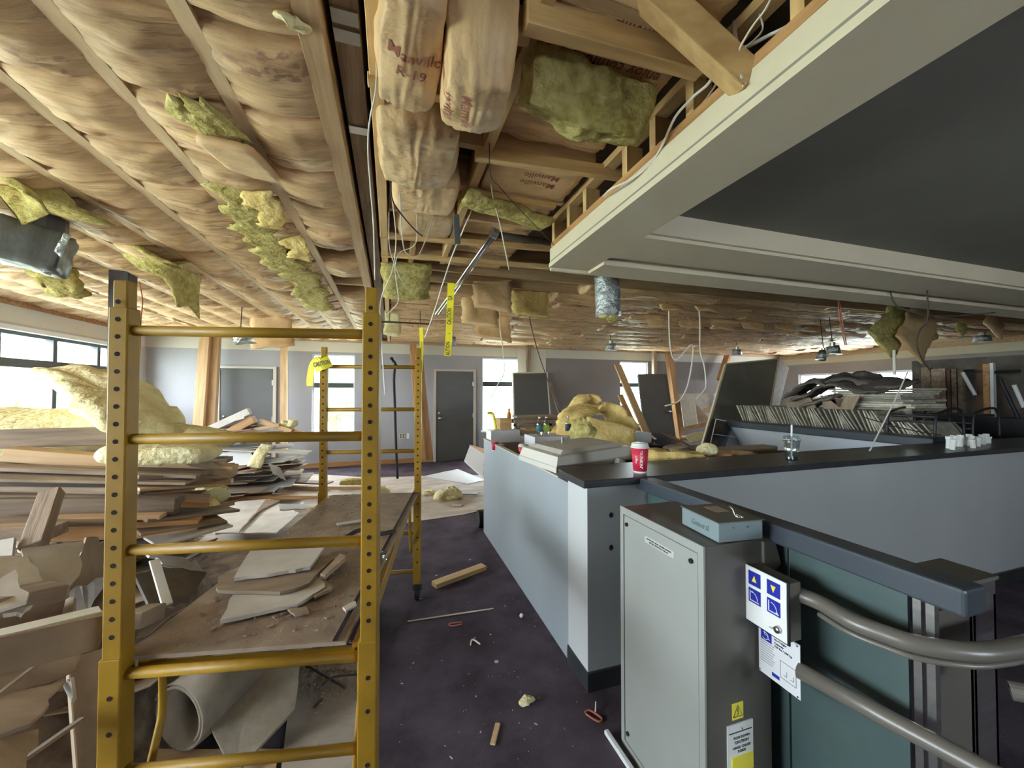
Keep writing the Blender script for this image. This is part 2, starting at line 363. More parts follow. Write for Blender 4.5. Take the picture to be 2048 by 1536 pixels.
def blanket(name, pts, w, thick, m, label, cat='insulation', wdir=None, seed=0, group=None, amp=.02, m2=None, parent=None, n=8, rag=.15):
    """a thick soft sheet that follows a path; m2 = facing on its underside"""
    P = smooth_path(pts, 9); N = len(P); nw = n; vs = []; fs = []; off = Vector((seed*3.3, seed*9.1, 0))
    for side in (0, 1):
        for i, p in enumerate(P):
            t = (P[min(i+1, N-1)] - P[max(i-1, 0)]).normalized(); wd = Vector(wdir) if wdir else t.cross(Vector((0, 0, 1))); wd = (wd - t*wd.dot(t)).normalized(); nn = t.cross(wd)
            for k in range(nw+1):
                s = k/nw - .5; edge = 1 - (abs(s)*2)**6; ee = min(1, i/1.5+.4, (N-1-i)/1.5+.4)
                q = p + wd*s*w*(1 + rag*noise.noise(p*9+off+Vector((s*2,0,0))) + rag*.5*noise.noise(p*31+off)); e = noise.noise(q*7+off)*amp + noise.noise(q*22+off)*amp*.5
                vs.append(q + nn*(thick*.5*(1 if side else -1)*(.35+.65*edge)*ee + e))
    K = N*(nw+1); mi = []
    for side in (0, 1):
        for i in range(N-1):
            for k in range(nw):
                a, b, c, d = side*K+i*(nw+1)+k, side*K+i*(nw+1)+k+1, side*K+(i+1)*(nw+1)+k+1, side*K+(i+1)*(nw+1)+k
                fs.append((a, b, c, d) if not side else (d, c, b, a)); mi.append(side)
    rim = [i*(nw+1) for i in range(N)] + [(N-1)*(nw+1)+k for k in range(1, nw+1)] + [i*(nw+1)+nw for i in range(N-2, -1, -1)] + [k for k in range(nw-1, 0, -1)]
    for i in range(len(rim)): a, b = rim[i], rim[(i+1) % len(rim)]; fs.append((a, b, K+b, K+a)); mi.append(0)
    mb = MB(); mb.add(vs, fs); mb.mi = mi
    o = mb.build(name, [m, m2 or m], parent, smooth=True)
    return tag(o, label, cat, group) if parent is None else o

def cable(pts, r, m, label, group=None, name='cable', cat='cable', n=6, parent=None):
    o = MB().tube(smooth_path(pts, 5), r, n).build(name, m, parent, smooth=True)
    return tag(o, label, cat, group) if parent is None else o

# ================================================================ THE SETTING
def struct(o): o['kind'] = 'structure'; return o
struct(MB().box(LX-.2, RX+.2, FY-.2, BY+.2, -.12, 0).build('floor', W['carpet']))
struct(MB().prism([(-4.44,4.7,0.001),(-1.2,4.75,.001),(.9,5.05,.001),(1.7,5.35,.001),(1.75,7.3,.001),(.9,7.55,.001),(-.3,7.7,.001),(-1.6,8.5,.001),(-4.44,8.6,.001)], (0,0,.004)).build('floor', W['ply']))
struct(MB().box(LX-.2, RX+.2, FY-.2, BY+.2, 3.02, 3.1).build('ceiling', W['deck']))

def wall(name, axis, pos, thick, u0, u1, z1, holes, m):
    mb = MB()
    def bx(a, b, c, d):
        if b-a < 1e-4 or d-c < 1e-4: return
        if axis == 'X': mb.box(min(pos, pos+thick), max(pos, pos+thick), a, b, c, d)
        else: mb.box(a, b, min(pos, pos+thick), max(pos, pos+thick), c, d)
    u = u0
    for (a, b, c, d) in sorted(holes):
        bx(u, a, 0, z1); bx(a, b, 0, c); bx(a, b, d, z1); u = b
    bx(u, u1, 0, z1)
    return struct(mb.build(name, m))
wall('wall_left', 'X', LX, -.2, FY-.2, BY+.2, 3.02, [(3.7, 8.7, 1.33, 2.38), (-.7, 3.1, .9, 2.38)], W['walll'])
wall('wall_back', 'Y', BY, .2, LX, RX, 3.02, [(-1.60,-.76,.70,2.41), (2.10,3.02,.67,2.43), (5.92,6.80,.67,2.43)], W['wallb'])
wall('wall_right', 'X', RX, .2, FY-.2, BY+.2, 3.02, [(5.72, 8.5, 1.45, 2.13)], W['wallr'])
wall('wall_front', 'Y', FY, -.2, LX, RX, 3.02, [(2.15, 3.65, 1.2, 2.0)], W['walll'])  # hole is for the added window behind the camera
wall('wall_back', 'Y', BY, -.004, 3.75, RX, 2.47, [(5.92,6.80,.67,2.43)], mat('mauve_wall_paint', (.27,.235,.23), .85, c2=(.25,.22,.215), scale=(1.3,1.3,1.3), world=True))
# bare gypsum panel on the back wall and the timber plate where wall meets roof
struct(MB().box(3.0, 3.75, BY-.006, BY, 1.75, 2.75).build('trim_1', mat('bare_plaster', (.66,.62,.53), .9)))
struct(MB().box(LX, RX, BY-.05, BY-.001, 2.69, 2.76).build('trim_2', W['wood']))
struct(MB().box(LX+.001, LX+.05, .2, BY-.05, 2.68, 2.76).build('trim_3', W['wood_o']))
struct(MB().box(RX-.05, RX-.001, .2, BY-.05, 2.60, 2.72).build('trim_4', W['wood']))
struct(MB().box(LX, .95, BY-.015, BY-.001, .0, .1).build('baseboard_back', W['wood_o']))

def window(idx, axis, pos, u0, u1, z0, z1, verts, hors, fw=.05, dep=.1, m='frame', out=1):
    r = bpy.data.objects.new(f'window_{idx}', None); col.objects.link(r); r['kind'] = 'structure'
    c = (pos, (u0+u1)/2, z0) if axis == 'X' else ((u0+u1)/2, pos, z0); r.location = c
    bpy_inv[r.name] = Matrix.Translation(Vector(c)).inverted()
    def bx(mb, a, b, c_, d, y0, y1):
        y0, y1 = sorted((pos+out*y0, pos+out*y1))
        if axis == 'X': mb.box(y0, y1, a, b, c_, d)
        else: mb.box(a, b, y0, y1, c_, d)
    f = MB(); bx(f, u0, u0+fw, z0, z1, .05, .05+dep); bx(f, u1-fw, u1, z0, z1, .05, .05+dep); bx(f, u0+fw, u1-fw, z0, z0+fw, .05, .05+dep); bx(f, u0+fw, u1-fw, z1-fw, z1, .05, .05+dep)
    for v in verts: bx(f, v-.035, v+.035, z0+fw, z1-fw, .05, .05+dep)
    f.build('window_frame', W[m], r)
    for h in hors:
        b = MB(); bx(b, u0+fw, u1-fw, h-.055, h+.055, .04, .14); b.build('transom_bar', W['frame'], r)
    g = MB(); bx(g, u0+fw, u1-fw, z0+fw, z1-fw, .098, .102); g.build('pane', W['pane'], r)
    s = MB(); bx(s, u0-.03, u1+.03, z0-.04, z0-.001, -.04, .05); s.build('window_sill', W['framew'], r)
    return r
w1 = window(1, 'X', LX, 3.7, 8.7, 1.33, 2.38, [4.55, 5.4, 6.25, 7.08, 7.93], [1.98], out=-1)
MB().box(LX+.001, LX+.06, 3.65, 8.72, 2.37, 2.43).build('blind_headrail', W['framew'], w1)
window(2, 'Y', BY, -1.60, -.76, .70, 2.41, [], [1.75], m='framew', fw=.03)
window(3, 'Y', BY, 2.10, 3.02, .67, 2.43, [], [1.80], m='framew', fw=.03)
window(4, 'Y', BY, 5.92, 6.80, .67, 2.43, [], [1.80], m='framew', fw=.03)
window(5, 'X', RX, 5.72, 8.5, 1.45, 2.13, [6.6, 7.55], [], m='framew')
window(6, 'X', LX, -.7, 3.1, .9, 2.38, [.3, 1.7], [1.98], out=-1)

window(7, 'Y', FY, 2.15, 3.65, 1.2, 2.0, [2.9], [], out=-1)  # unseen window behind the camera, added to brighten scaffold and half wall
def wall_door(idx, x0, x1, z1, hinge_right, z0=.012):
    r = bpy.data.objects.new(f'door_{idx}', None); col.objects.link(r); r['kind'] = 'structure'; r.location = (x0, BY, 0)
    bpy_inv[r.name] = Matrix.Translation((-x0, -BY, 0))
    MB().box(x0, x1, BY-.045, BY-.002, z0, z1).build('door_leaf', W['door'], r, bevel=.003)
    f = MB(); f.box(x0-.06, x0-.003, BY-.06, BY-.002, 0, z1+.05); f.box(x1+.003, x1+.06, BY-.06, BY-.002, 0, z1+.05); f.box(x0-.003, x1+.003, BY-.06, BY-.002, z1+.003, z1+.05)
    f.build('door_frame', W['trimw'], r)
    hx = x0+.07 if hinge_right else x1-.07; s = 1 if hinge_right else -1
    h = MB(); h.tube([(hx, BY-.045, 1.0), (hx, BY-.09, 1.0)], .026, 12); h.tube([(hx, BY-.085, 1.0), (hx+s*.12, BY-.085, 1.0)], .011, 8); h.tube([(hx, BY-.045, 1.12), (hx, BY-.06, 1.12)], .028, 12)
    h.build('door_handle', W['steel'], r, smooth=True)
    hx = x1 - .005 if hinge_right else x0+.005
    for z in (.3, 1.05, 1.8):
        MB().tube([(hx, BY-.055, z-.05), (hx, BY-.055, z+.05)], .012, 8).build('hinge', W['steel'], r)
wall_door(1, 1.00, 1.87, 2.09, True)
wall_door(2, -3.24, -2.32, 2.08, True, z0=.2)

# exterior seen through the panes
tag(MB().box(-60, 70, BY+.6, 90, -.4, -.3).build('lawn', W['lawn']), 'pale bright lawn seen through the back windows', 'lawn', kind='structure')
o = MB().box(-80, LX-.6, -40, BY+.5, -.4, -.3).build('lawn', W['lawn']); tag(o, 'pale ground outside the left window wall', 'lawn', kind='structure')
def tree(x, y, h, w, s, label):
    t = thing('tree', label, 'tree', (x, y, -.3), 'trees outside the windows')
    MB().tube([(x, y, -.3), (x, y, h*.6)], [.2, .1], 8).build('trunk', W['bark'], t)
    lump('crown', (x, y, h*.55), (w, w, h*.8), (0, 0, s*40), W['leaf'], '', seed=s, amp=.35, freq=.9, box=0, parent=t, fine=.8, res=16)
tree(-2.6, 20, 4.2, 5, 1, 'green leafy tree outside, seen through the back window behind the scaffold')
tree(4.2, 24, 5.4, 6, 2, 'green leafy tree outside, beyond the window right of the dark back door')
tree(13, 25, 4.6, 6, 3, 'pale tree outside, between the two right-hand back windows')
tree(-24, 17, 4.2, 7, 4, 'low green tree outside the left windows, nearer one')
tree(-23, 25, 4.6, 7, 5, 'low green tree outside the left windows, farther one')
tree(-22, 33, 4.2, 7, 6, 'distant shrub-like tree outside the left windows beside the corner')
tree(-6, 29, 4.4, 7, 7, 'distant round tree outside, behind the dark back door wall')

# ================================================================ CEILING: joists, straps, kraft-faced batts
PITCH = .385; SP = .37; NROW = 23
JY = [BY - .02 - PITCH*k for k in range(NROW+1)]            # joist centre lines
def joist_row(k, x0, x1, side):
    y = JY[k]
    board('ceiling_joist', (x0, y, 2.86), (x1, y, 2.86), .038, .185, W['wood'], f'pale ceiling joist, {ORD[k]} from the back wall, {side}', 'joist', 'ceiling joists ' + side, bevel=0)
for k in range(1, NROW+1):
    joist_row(k, LX+.01, -.29, 'over the left half')
    if JY[k] > 3.5: joist_row(k, -.02, RX-.06, 'over the right half')
    else: joist_row(k, -.02, 1.0, 'over the open bay beside the soffit')
for k in range(1, 12):
    x = -.23 - SP*k
    if x < LX+.05: break
    board('ceiling_strap', (x, .35, 2.757), (x, BY-.06, 2.757), .055, .018, W['strap'], f'long thin wooden ceiling strap, {ORD[k-1]} one left of the tripled beam', 'strap', 'wooden straps nailed under the joists', bevel=0)
# the long beam over the scaffold: three boards side by side with steel plates
for x, w, z0, z1, m, l in [(-.245, .075, 2.735, 2.95, 'wood', 'wide pale beam board, left of the three over the scaffold'),
                        (-.145, .085, 2.80, 2.96, 'wood_g', 'recessed brown beam board in the middle of the three over the scaffold'),
                        (-.055, .05, 2.735, 2.95, 'wood_y', 'narrow yellow beam board, right of the three over the scaffold')]:
    board('beam_board', (x, .3, (z0+z1)/2), (x, BY-.06, (z0+z1)/2), w, z1-z0, W[m], l, 'beam', bevel=.002)
for i, (px, py) in enumerate([(706, 40), (708, 78), (722, 262)]):
    p = at(px, py, Z=2.795)
    tag(MB().box(-.185, -.105, p.y-.03, p.y+.02, 2.79, 2.799).build('metal_plate', W['steel']), f'small grey steel plate on the recessed beam board, {ORD[i]} from the picture top', 'plate', 'steel plates on the beam')
board('ceiling_beam', (.43, .75, 2.83), (.43, 3.45, 2.83), .045, .15, W['wood_y'], 'yellow framing board running away over the open bay, right of the rolled batts', 'beam')
board('ceiling_beam', (.16, 3.1, 2.80), (.16, 5.0, 2.80), .04, .1, W['wood_y'], 'short framing board beyond the dark gap in the ceiling', 'beam')

def batt_mesh(spans, strapped, var, w=PITCH, per=SP, sag=.05):
    nu = max(8, int(spans*per/.024)); nv = 18; L_ = spans*per; vs = []; fs = []; off = Vector((var*11.3, var*5.1, var*2.7))
    for i in range(nu+1):
        u = L_*i/nu; t = (u/per) % 1.0; B = math.sin(math.pi*t)**.7
        for j in range(nv+1):
            v = j/nv
            if strapped:
                Rr = (v/.3)**.6 if v < .3 else 1 - ((v-.3)/.7)**2.2*.75
                if j == 0: Rr = -.9
                if j == nv: Rr = -.5
                z = -sag*B*(.35+.75*Rr) - .004 + (.02 if j == 0 else 0) - .012*B*noise.noise(Vector((u*1.6, var, 1)))
            else:
                Rr = (1-abs(2*v-1)**4); B = 1; z = -sag*Rr*(.75+.5*noise.noise(Vector((u*1.1, var*3.3, 0)))) + .03*(1-Rr)
            z += (.012*noise.noise(Vector((u*2.2, v*5.5, 0))+off) + .010*noise.noise(Vector((u*5, v*14, 0))+off) - .024*abs(noise.noise(Vector((u*6+v*3, v*3.5, 3))+off)) + .006*noise.noise(Vector((u*22, v*9, 5))+off))*(B+.15 if strapped else 1)
            vs.append((u, v*w, z))
    n = nv+1; K = (nu+1)*n
    for i in range(nu):
        for j in range(nv): fs.append((i*n+j, i*n+j+1, (i+1)*n+j+1, (i+1)*n+j))
    rim = [i*n for i in range(nu+1)] + [nu*n+j for j in range(1, n)] + [i*n+nv for i in range(nu-1, -1, -1)] + [j for j in range(nv-1, 0, -1)]
    top = [(vs[r_][0], vs[r_][1], .07) for r_ in rim]
    fs += [(rim[i], rim[(i+1) % len(rim)], K+(i+1) % len(rim), K+i) for i in range(len(rim))]; vs += top; fs.append(tuple(K+i for i in range(len(rim))))
    mb = MB(); mb.add(vs, fs); me = mb.mesh('batt', W['kraft'], True); return me
cache = {}
def batt(x0, k, spans, strapped, var, label, group, w=PITCH, sag=.05, z=2.772, tilt=0):
    key = (round(spans, 3), strapped, var, w, sag)
    if key not in cache: cache[key] = batt_mesh(spans, strapped, var, w, SP, sag)
    o = bpy.data.objects.new('insulation_batt', cache[key]); col.objects.link(o); o.location = (x0, JY[k]+(PITCH-w)/2, z); o.rotation_euler = (tilt, 0, 0)
    return tag(o, label, 'insulation', group)
GL = 'kraft paper batts over the left half'
XT = LX + .01
for k in range(1, NROW+1):
    x = -.23 - .02; edge = x
    cuts = [[5, 4], [3, 5], [4, 4]][k % 3]; xr = -.23
    secs = ['next to the tripled beam', 'in the middle', 'by the window wall']
    for j in range(3):
        n = cuts[j] if j < 2 else (xr - XT)/SP
        xl = xr - n*SP
        if not (j == 0 and k in (12, 13, 15) ):
            # the mesh starts on a strap line; the last one is cut at the wall
            wq = PITCH - [0, .03, 0, .045, .015][(k*3+j*2) % 5]
            if j < 2: batt(xl, k, n, True, (k+j*2) % 5, f'sagging kraft insulation batt, {ORD[k-1]} row from the back wall, {secs[j]}', GL, w=wq)
            else:
                nn = math.ceil(n); o = batt(xr - nn*SP if nn*SP < .2 + n*SP and n > nn-.01 else XT, k, n, True, (k+1) % 5, f'sagging kraft insulation batt, {ORD[k-1]} row from the back wall, {secs[j]}', GL)
        else:
            batt(xl, k, n-1.1, True, (k+j) % 5, f'shortened kraft insulation batt, {ORD[k-1]} row from the back wall, {secs[j]}', GL)
        xr = xl
# right half: batts between bare joists
GR = 'kraft paper batts over the right half'
wn = PITCH - .036
for k in range(1, 15):
    n = 5; x = -.01; j = 0
    while x < RX - .4:
        L_ = rnd.choice([4.2, 5, 5.6]); L_ = min(L_, (RX-.08-x)/SP)
        skip = (x < .3 and k in (14, 13)) or rnd.random() < .05
        if not skip: batt(x+.005, k, round(L_, 1)-.1, False, rnd.randrange(6), f'kraft insulation batt, {ORD[k-1]} bay from the back wall, {ORD[j]} from the beam', GR, w=wn, sag=rnd.choice([.03, .055, .075]), z=2.79 - rnd.choice([0, 0, .01, .03]))
        x += L_*SP; j += 1
for k in range(15, NROW+1):
    batt(.455, k, 1.45, False, k % 6, f'flat printed kraft batt beside the soffit framing, {ORD[k-1]} bay from the back wall', 'batts beside the soffit framing', w=wn, sag=.03, z=2.83)
# rolled fat batts between the beam and the yellow framing board
def fat(px, py, zz, size, rot, seed, label, m='kraft2'):
    return lump('insulation_batt', at(px, py, Z=zz), size, rot, W[m], label, seed=seed, amp=.10, freq=4, box=.5, res=46, group='fat bulging batts in the open bay', fine=.3, pleat=.006)
f1 = fat(822, 60, 2.76, (.21, .46, .26), (0, 0, 2), 3, 'fat rounded kraft batt hanging close to the yellow beam board, nearest the camera')
f2 = fat(950, 130, 2.70, (.25, .40, .34), (14, 0, -4), 4, 'fattest kraft batt with red-brown print drooping in the open bay')
f3 = fat(835, 285, 2.77, (.38, .55, .22), (0, 0, 0), 5, 'pleated kraft batt bulging behind the two fat rolled batts')
f4 = fat(850, 370, 2.78, (.38, .42, .20), (0, 0, 0), 6, 'smaller kraft batt bulging next to the dark ceiling gap')
fat(850, 436, 2.82, (.40, .5, .16), (0, 0, 0), 8, 'dim kraft batt above the dark ceiling gap')
from mathutils.bvhtree import BVHTree
def drape(o, parent, off=.0025):
    me = parent.data; b = BVHTree.FromPolygons([parent.matrix_basis @ v.co for v in me.vertices], [tuple(p.vertices) for p in me.polygons]); PM = parent.matrix_basis; PI = PM.inverted(); bad = 0
    for v in o.data.vertices:
        w = PM @ v.co; w.z = 1.9; h = b.ray_cast(w, Vector((0, 0, 1)))
        if h[0] is not None: v.co = PI @ (h[0] - Vector((0, 0, off)))
        else: bad += 1
    if bad > len(o.data.vertices)*.1: bpy.data.objects.remove(o)
def ink_on(lines, px, py, z, size, parent, rz=0, lean=0, pos=None):
    M0 = Matrix.Translation(pos if pos is not None else at(px, py, Z=z)) @ Matrix.Rotation(rz, 4, 'Z') @ Matrix.Rotation(R(180)+lean, 4, 'X')
    for i, s in enumerate(lines): drape(text(s, size, M0 @ Matrix.Translation((0, -i*size*1.15, 0)), W['inkr'], parent, 'printed_lettering', ext=0), parent)
ink_on(['Manville', 'R-19'], 830, 120, 2.625, .05, f1, R(8)); ink_on(['Manville', 'savings', 'R-19'], 915, 110, 2.56, .05, f2, R(80), pos=f2.location + Vector((-.03, 0, 0)))
# flat boxed batts right of the framing board with print upside down
for i, (px0, px1, py0, py1, z, words) in enumerate([(1075, 1330, 55, 175, 2.79, ['save energy', 'enjoy comfort']), (1050, 1230, 345, 400, 2.78, ['Manville', 'Manville']), (1080, 1330, 0, 40, 2.79, ['Manville'])]):
    a = at((px0+px1)/2, (py0+py1)/2, Z=z); b0 = at(px0, (py0+py1)/2, Z=z); b1 = at(px1, (py0+py1)/2, Z=z)
    w = abs(b1.x - b0.x)
    o = lump('insulation_batt', (.73, a.y, z+.05), (.52, .34, .13), (0, 0, 0), W['kraft2'], f'boxy kraft batt printed {words[0]}, {ORD[i]} printed one in the bay beside the soffit', seed=20+i, amp=.05, freq=5, box=.92, res=30, fine=.5, pleat=.004)
    ink_on(words[::-1], (px0+px1)/2+20, (py0+py1)/2, z-.02, .062, o, R(180), pos=o.location + Vector((.03, 0, 0)))
board('ceiling_blocking', at(1050, 25, Z=2.74), at(1400, 125, Z=2.74), .05, .10, W['wood_y'], 'thick yellow cross board near the picture top beside the soffit', 'lumber')
board('ceiling_blocking', at(905, 30, Z=2.76), at(1060, 55, Z=2.76), .05, .09, W['wood_y'], 'yellow cross board over the fattest kraft batt', 'lumber')
board('ceiling_blocking', at(735, 158, Z=2.735), at(885, 192, Z=2.735), .045, .03, W['wood_y'], 'short yellow nailer board below the two fat batts', 'lumber')
board('ceiling_blocking', at(950, 307, Z=2.75), at(1250, 350, Z=2.75), .04, .06, W['wood_y'], 'yellow cross board between the printed batts', 'lumber')
board('ceiling_blocking', at(925, 378, Z=2.77), at(1110, 408, Z=2.77), .04, .06, W['wood_y'], 'second yellow cross board near the yellow torn fibreglass', 'lumber')
for (a, b) in [((760, 470), (1110, 498)), ((762, 508), (1110, 535))]:
    board('ceiling_blocking', at(*a, Z=2.75), at(*b, Z=2.75), .038, .04, W['wood_y'], ('upper' if a[1] == 470 else 'lower') + ' of two bare boards crossing beside the dark ceiling gap', 'lumber')
# torn fibreglass slab hanging beside the soffit, and other torn yellow pieces
lump('insulation_slab', at(1172, 205, Z=2.67), (.50, .13, .19), (24, 4, 2), W['glass_y'], 'big torn slab of yellow fibreglass hanging below the printed batts', seed=3, amp=.28, freq=6, box=.8, res=40, fine=.5, bend=.25)
blanket('insulation_slab', [at(925, 395, Z=2.72), at(990, 415, Z=2.71), at(1095, 450, Z=2.69)], .16, .06, W['glass_y'], 'thin strip of torn yellow fibreglass beside the second cross board', wdir=(0, 1, 0), seed=5, amp=.02)
o = blanket('insulation_slab', [at(812, 520, Z=2.74)+Vector((0,.1,0)), at(812, 570, Z=2.60), at(810, 610, Z=2.5)+Vector((0,-.3,0))], .42, .12, W['glass_y'], 'square yellow-brown fibreglass slab hanging under the dark ceiling gap', wdir=(1, .05, 0), seed=6, amp=.03)
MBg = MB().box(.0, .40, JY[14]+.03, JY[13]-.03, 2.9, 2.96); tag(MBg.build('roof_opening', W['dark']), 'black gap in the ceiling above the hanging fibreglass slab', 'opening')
# torn strip between the two straps over the scaffold
def torn(pts, w, th, m, label, seed, wdir=(1, 0, 0), m2=None, grp='torn insulation over the scaffold'):
    return blanket('torn_insulation', pts, w, th, W[m], label, wdir=wdir, seed=seed, amp=.016, m2=W[m2] if m2 else None, group=grp, rag=.75, n=12)
torn([at(330, 215, Z=2.74), at(400, 250, Z=2.72), at(465, 250, Z=2.72)], .26, .03, 'glass_y', 'torn yellow fibreglass with a dark hole near the second strap', 11, (0, 1, 0))
o = lump('torn_insulation', at(485, 322, Z=2.70), (.22, .40, .04), (10, 6, -3), W['kraft2'], 'grey-brown torn kraft flap hanging between the first two straps', seed=12, amp=.12, freq=5, box=.85, res=26)
torn([at(440, 365, Z=2.74), at(480, 410, Z=2.70), at(510, 460, Z=2.71)], .2, .035, 'glass_y', 'narrow torn yellow piece below the grey-brown flap', 13)
torn([at(520, 380, Z=2.72), at(545, 425, Z=2.66), at(540, 455, Z=2.64)], .16, .02, 'glass_o', 'bright amber torn piece beside the first strap', 14)
torn([at(520, 455, Z=2.74), at(545, 500, Z=2.70), at(575, 540, Z=2.71)], .28, .04, 'glass_y', 'long torn yellow piece midway between the first two straps', 15)
torn([at(570, 520, Z=2.73), at(610, 570, Z=2.70), at(640, 620, Z=2.71)], .3, .04, 'glass_y', 'farthest torn yellow strip between the first two straps', 16)
torn([at(575, 470, Z=2.74), at(600, 500, Z=2.67), at(598, 520, Z=2.65)], .15, .02, 'glass_o', 'small amber torn tuft beside the long yellow piece', 17)
torn([at(0, 350, Z=2.72), at(60, 385, Z=2.70), at(115, 425, Z=2.71)], .36, .04, 'glass_y', 'yellow torn batt at the left picture edge above the black duct', 18, (0, 1, 0))
torn([at(265, 490, Z=2.73), at(330, 525, Z=2.70), at(400, 560, Z=2.72)], .5, .04, 'glass_y', 'olive torn batt between the third and fifth straps', 19, (0, 1, 0))
torn([at(560, 30, Z=2.74), at(590, 45, Z=2.72), at(615, 68, Z=2.73)], .05, .02, 'glass_p', 'small pale fibreglass tuft near the wide beam board', 20)
torn([at(100, 540, Z=2.70), at(125, 560, Z=2.58), at(140, 585, Z=2.50)], .22, .12, 'glass_y', 'ragged yellow stuffing hanging behind the black duct', 21, (1, .3, 0))

# ================================================================ SOFFIT over the lift
SX, SY, SZ, ST = 1.03, 2.40, 2.46, 2.59
o = MB(); o.box(SX, SX+.02, -3.0, SY, SZ+.0, ST)               # aisle fascia
o.box(SX-.012, SX-.0, -3.0, SY+.012, SZ+.0, SZ+.028)
struct(o.build('trim_5', W['soff']))
struct(MB().box(SX-.002, SX+.001, -3.0, SY, SZ+.034, SZ+.046).build('trim_6', mat('shadow_joint', (.25,.23,.19), .8)))
struct(MB().box(SX+.02, 1.31, -3.0, SY, SZ, SZ+.02).build('ceiling', W['soff']))
o = MB(); o.box(1.31, RX-.01, 1.78, 2.12, SZ, SZ+.02); o.box(1.31, RX-.01, 2.19, SY, SZ-.02, SZ+.0); o.box(1.31, RX-.01, 2.12, 2.19, SZ+.05, SZ+.06); o.box(1.31, RX-.01, 2.115, 2.12, SZ, SZ+.05); o.box(1.31, RX-.01, 2.19, 2.195, SZ, SZ+.05)
struct(o.build('ceiling', W['soff']))
struct(MB().box(SX, RX-.01, SY, SY+.02, SZ-.02, ST).build('trim_7', W['soff']))
o = MB(); o.box(1.31, 1.33, -3.0, 1.78, SZ+.02, 2.6); o.box(1.31, RX-.01, 1.76, 1.78, SZ+.021, 2.6)
struct(o.build('trim_8', W['soff']))
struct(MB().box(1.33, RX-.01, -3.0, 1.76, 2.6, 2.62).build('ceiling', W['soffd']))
ln = 'soffit studs'
board('stud_plate', (SX+.045, -.5, ST+.019), (SX+.045, SY, ST+.019), .09, .036, W['wood_o'], 'orange-brown bottom plate on top of the cream soffit edge', 'lumber', bevel=0)
board('stud_plate', (SX+.03, -.5, 2.775), (SX+.03, SY, 2.775), .06, .036, W['wood_y'], 'yellow top plate of the stud frame above the soffit', 'lumber', bevel=0)
for i, y in enumerate([2.37, 2.14, 1.93, 1.54, 1.34, 1.13, .74, .34]):
    board('stud', (SX+.045, y, ST+.037), (SX+.045, y, 2.757), .038, .085, W['wood_y'], f'short upright stud above the soffit edge, {ORD[i]} from its far corner', 'stud', ln, bevel=0, roll=R(90))
for i, x in enumerate([1.5, 2.1, 2.7, 3.3]):
    board('stud', (x, SY-.05, ST+.037), (x, SY-.05, 2.757), .038, .085, W['wood_y'], f'short stud behind the soffit back edge, {ORD[i]} from the corner', 'stud', ln, bevel=0)
b0_, b1_ = at(1310, -5, d=1.14), at(1493, 163, d=1.20)
tag(MB().bar(b0_ + (b0_-b1_).normalized()*.38, b1_, .075, .08, roll=R(20)).build('timber_brace', W['wood_y'], bevel=.004), 'thick sawn timber brace with white-stained end resting on the soffit edge', 'lumber')
e = at(1489, 172, d=1.16)
br = bpy.data.objects['timber_brace']
for i, (px, py) in enumerate([(1484, 152), (1491, 166), (1486, 172)]):
    lump('plaster_stain', at(px, py, d=1.165), (.016 if i == 0 else .005, .006, .02 if i == 0 else .005), (0, 20, 0), W['white'], '', seed=i, box=0, res=6, parent=br)

# ================================================================ HALF WALLS AND COUNTER
struct(MB().box(1.03, 9.0, 1.90, 2.10, .0, 1.10).build('wall_counter', W['partf']))
struct(MB().box(1.026, 1.03, 1.90, 2.14, .10, 1.10).build('trim_9', mat('white_end_trim', (.50,.51,.52), .5)))
o = MB(); o.box(1.018, 1.03, 1.885, 2.14, 0, .10); o.box(1.03, 9.0, 1.885, 1.90, 0, .10)
struct(o.build('baseboard_counter', W['cap']))
tag(MB().prism([(.985,1.86,1.10),(9.0,1.86,1.10),(9.0,2.27,1.10),(1.035,2.27,1.10),(.985,2.2,1.10)], (0,0,.04)).build('counter_cap', W['cap'], bevel=.004), 'long black laminate ledge on top of the grey half wall', 'ledge')
st = struct(MB().box(1.03, 1.06, 2.14, 4.38, .0, 1.065).build('wall_partition', W['part']))
tag(MB().box(1.025, 1.065, 2.29, 4.385, 1.065, 1.075).build('edge_strip', W['trimw']), 'thin pale strip along the top edge of the blue-grey partition', 'trim')
tag(MB().box(1.065, 1.98, 2.28, 3.0, .90, .94).build('worktop', W['brown'], bevel=.003), 'dark brown worktop behind the blue-grey partition', 'worktop')
tag(MB().box(1.10, 1.95, 2.32, 2.96, 0.0, .899).build('base_cabinet', W['cap']), 'black base cabinet under the dark worktop', 'cabinet')
tag(MB().box(1.06, 3.2, 3.6, 4.4, .86, .90).build('worktop', W['brown'], bevel=.003), 'far worktop carrying cups, cartons and boards', 'worktop')
tag(MB().box(1.10, 3.15, 3.64, 4.36, 0, .86).build('base_cabinet', W['cap']), 'black base cabinet under the far worktop', 'cabinet')
for i, (px, py) in enumerate([(1222, 1030), (1222, 1095)]):
    p = at(px, py, Y=1.9)
    lump('screw_hole', (p.x, 1.899, p.z), (.026, .006, .03), (0, 0, 0), W['hole'], ['upper','lower'][i] + ' ragged dark hole in the half wall beside the grey cabinet', 'hole', seed=i+3, amp=.3, freq=40, box=0, res=8)
# rear half wall with dark rail
struct(MB().box(5.0, 5.15, 2.4, 4.9, 0, 1.08).build('wall_rear', mat('pale_blue_paint', (.62,.66,.74), .6)))
tag(MB().box(4.93, 5.20, 2.32, 4.95, 1.08, 1.17).build('rear_rail', W['rail'], bevel=.01), 'slate grey rail topping the pale rear half wall', 'rail')

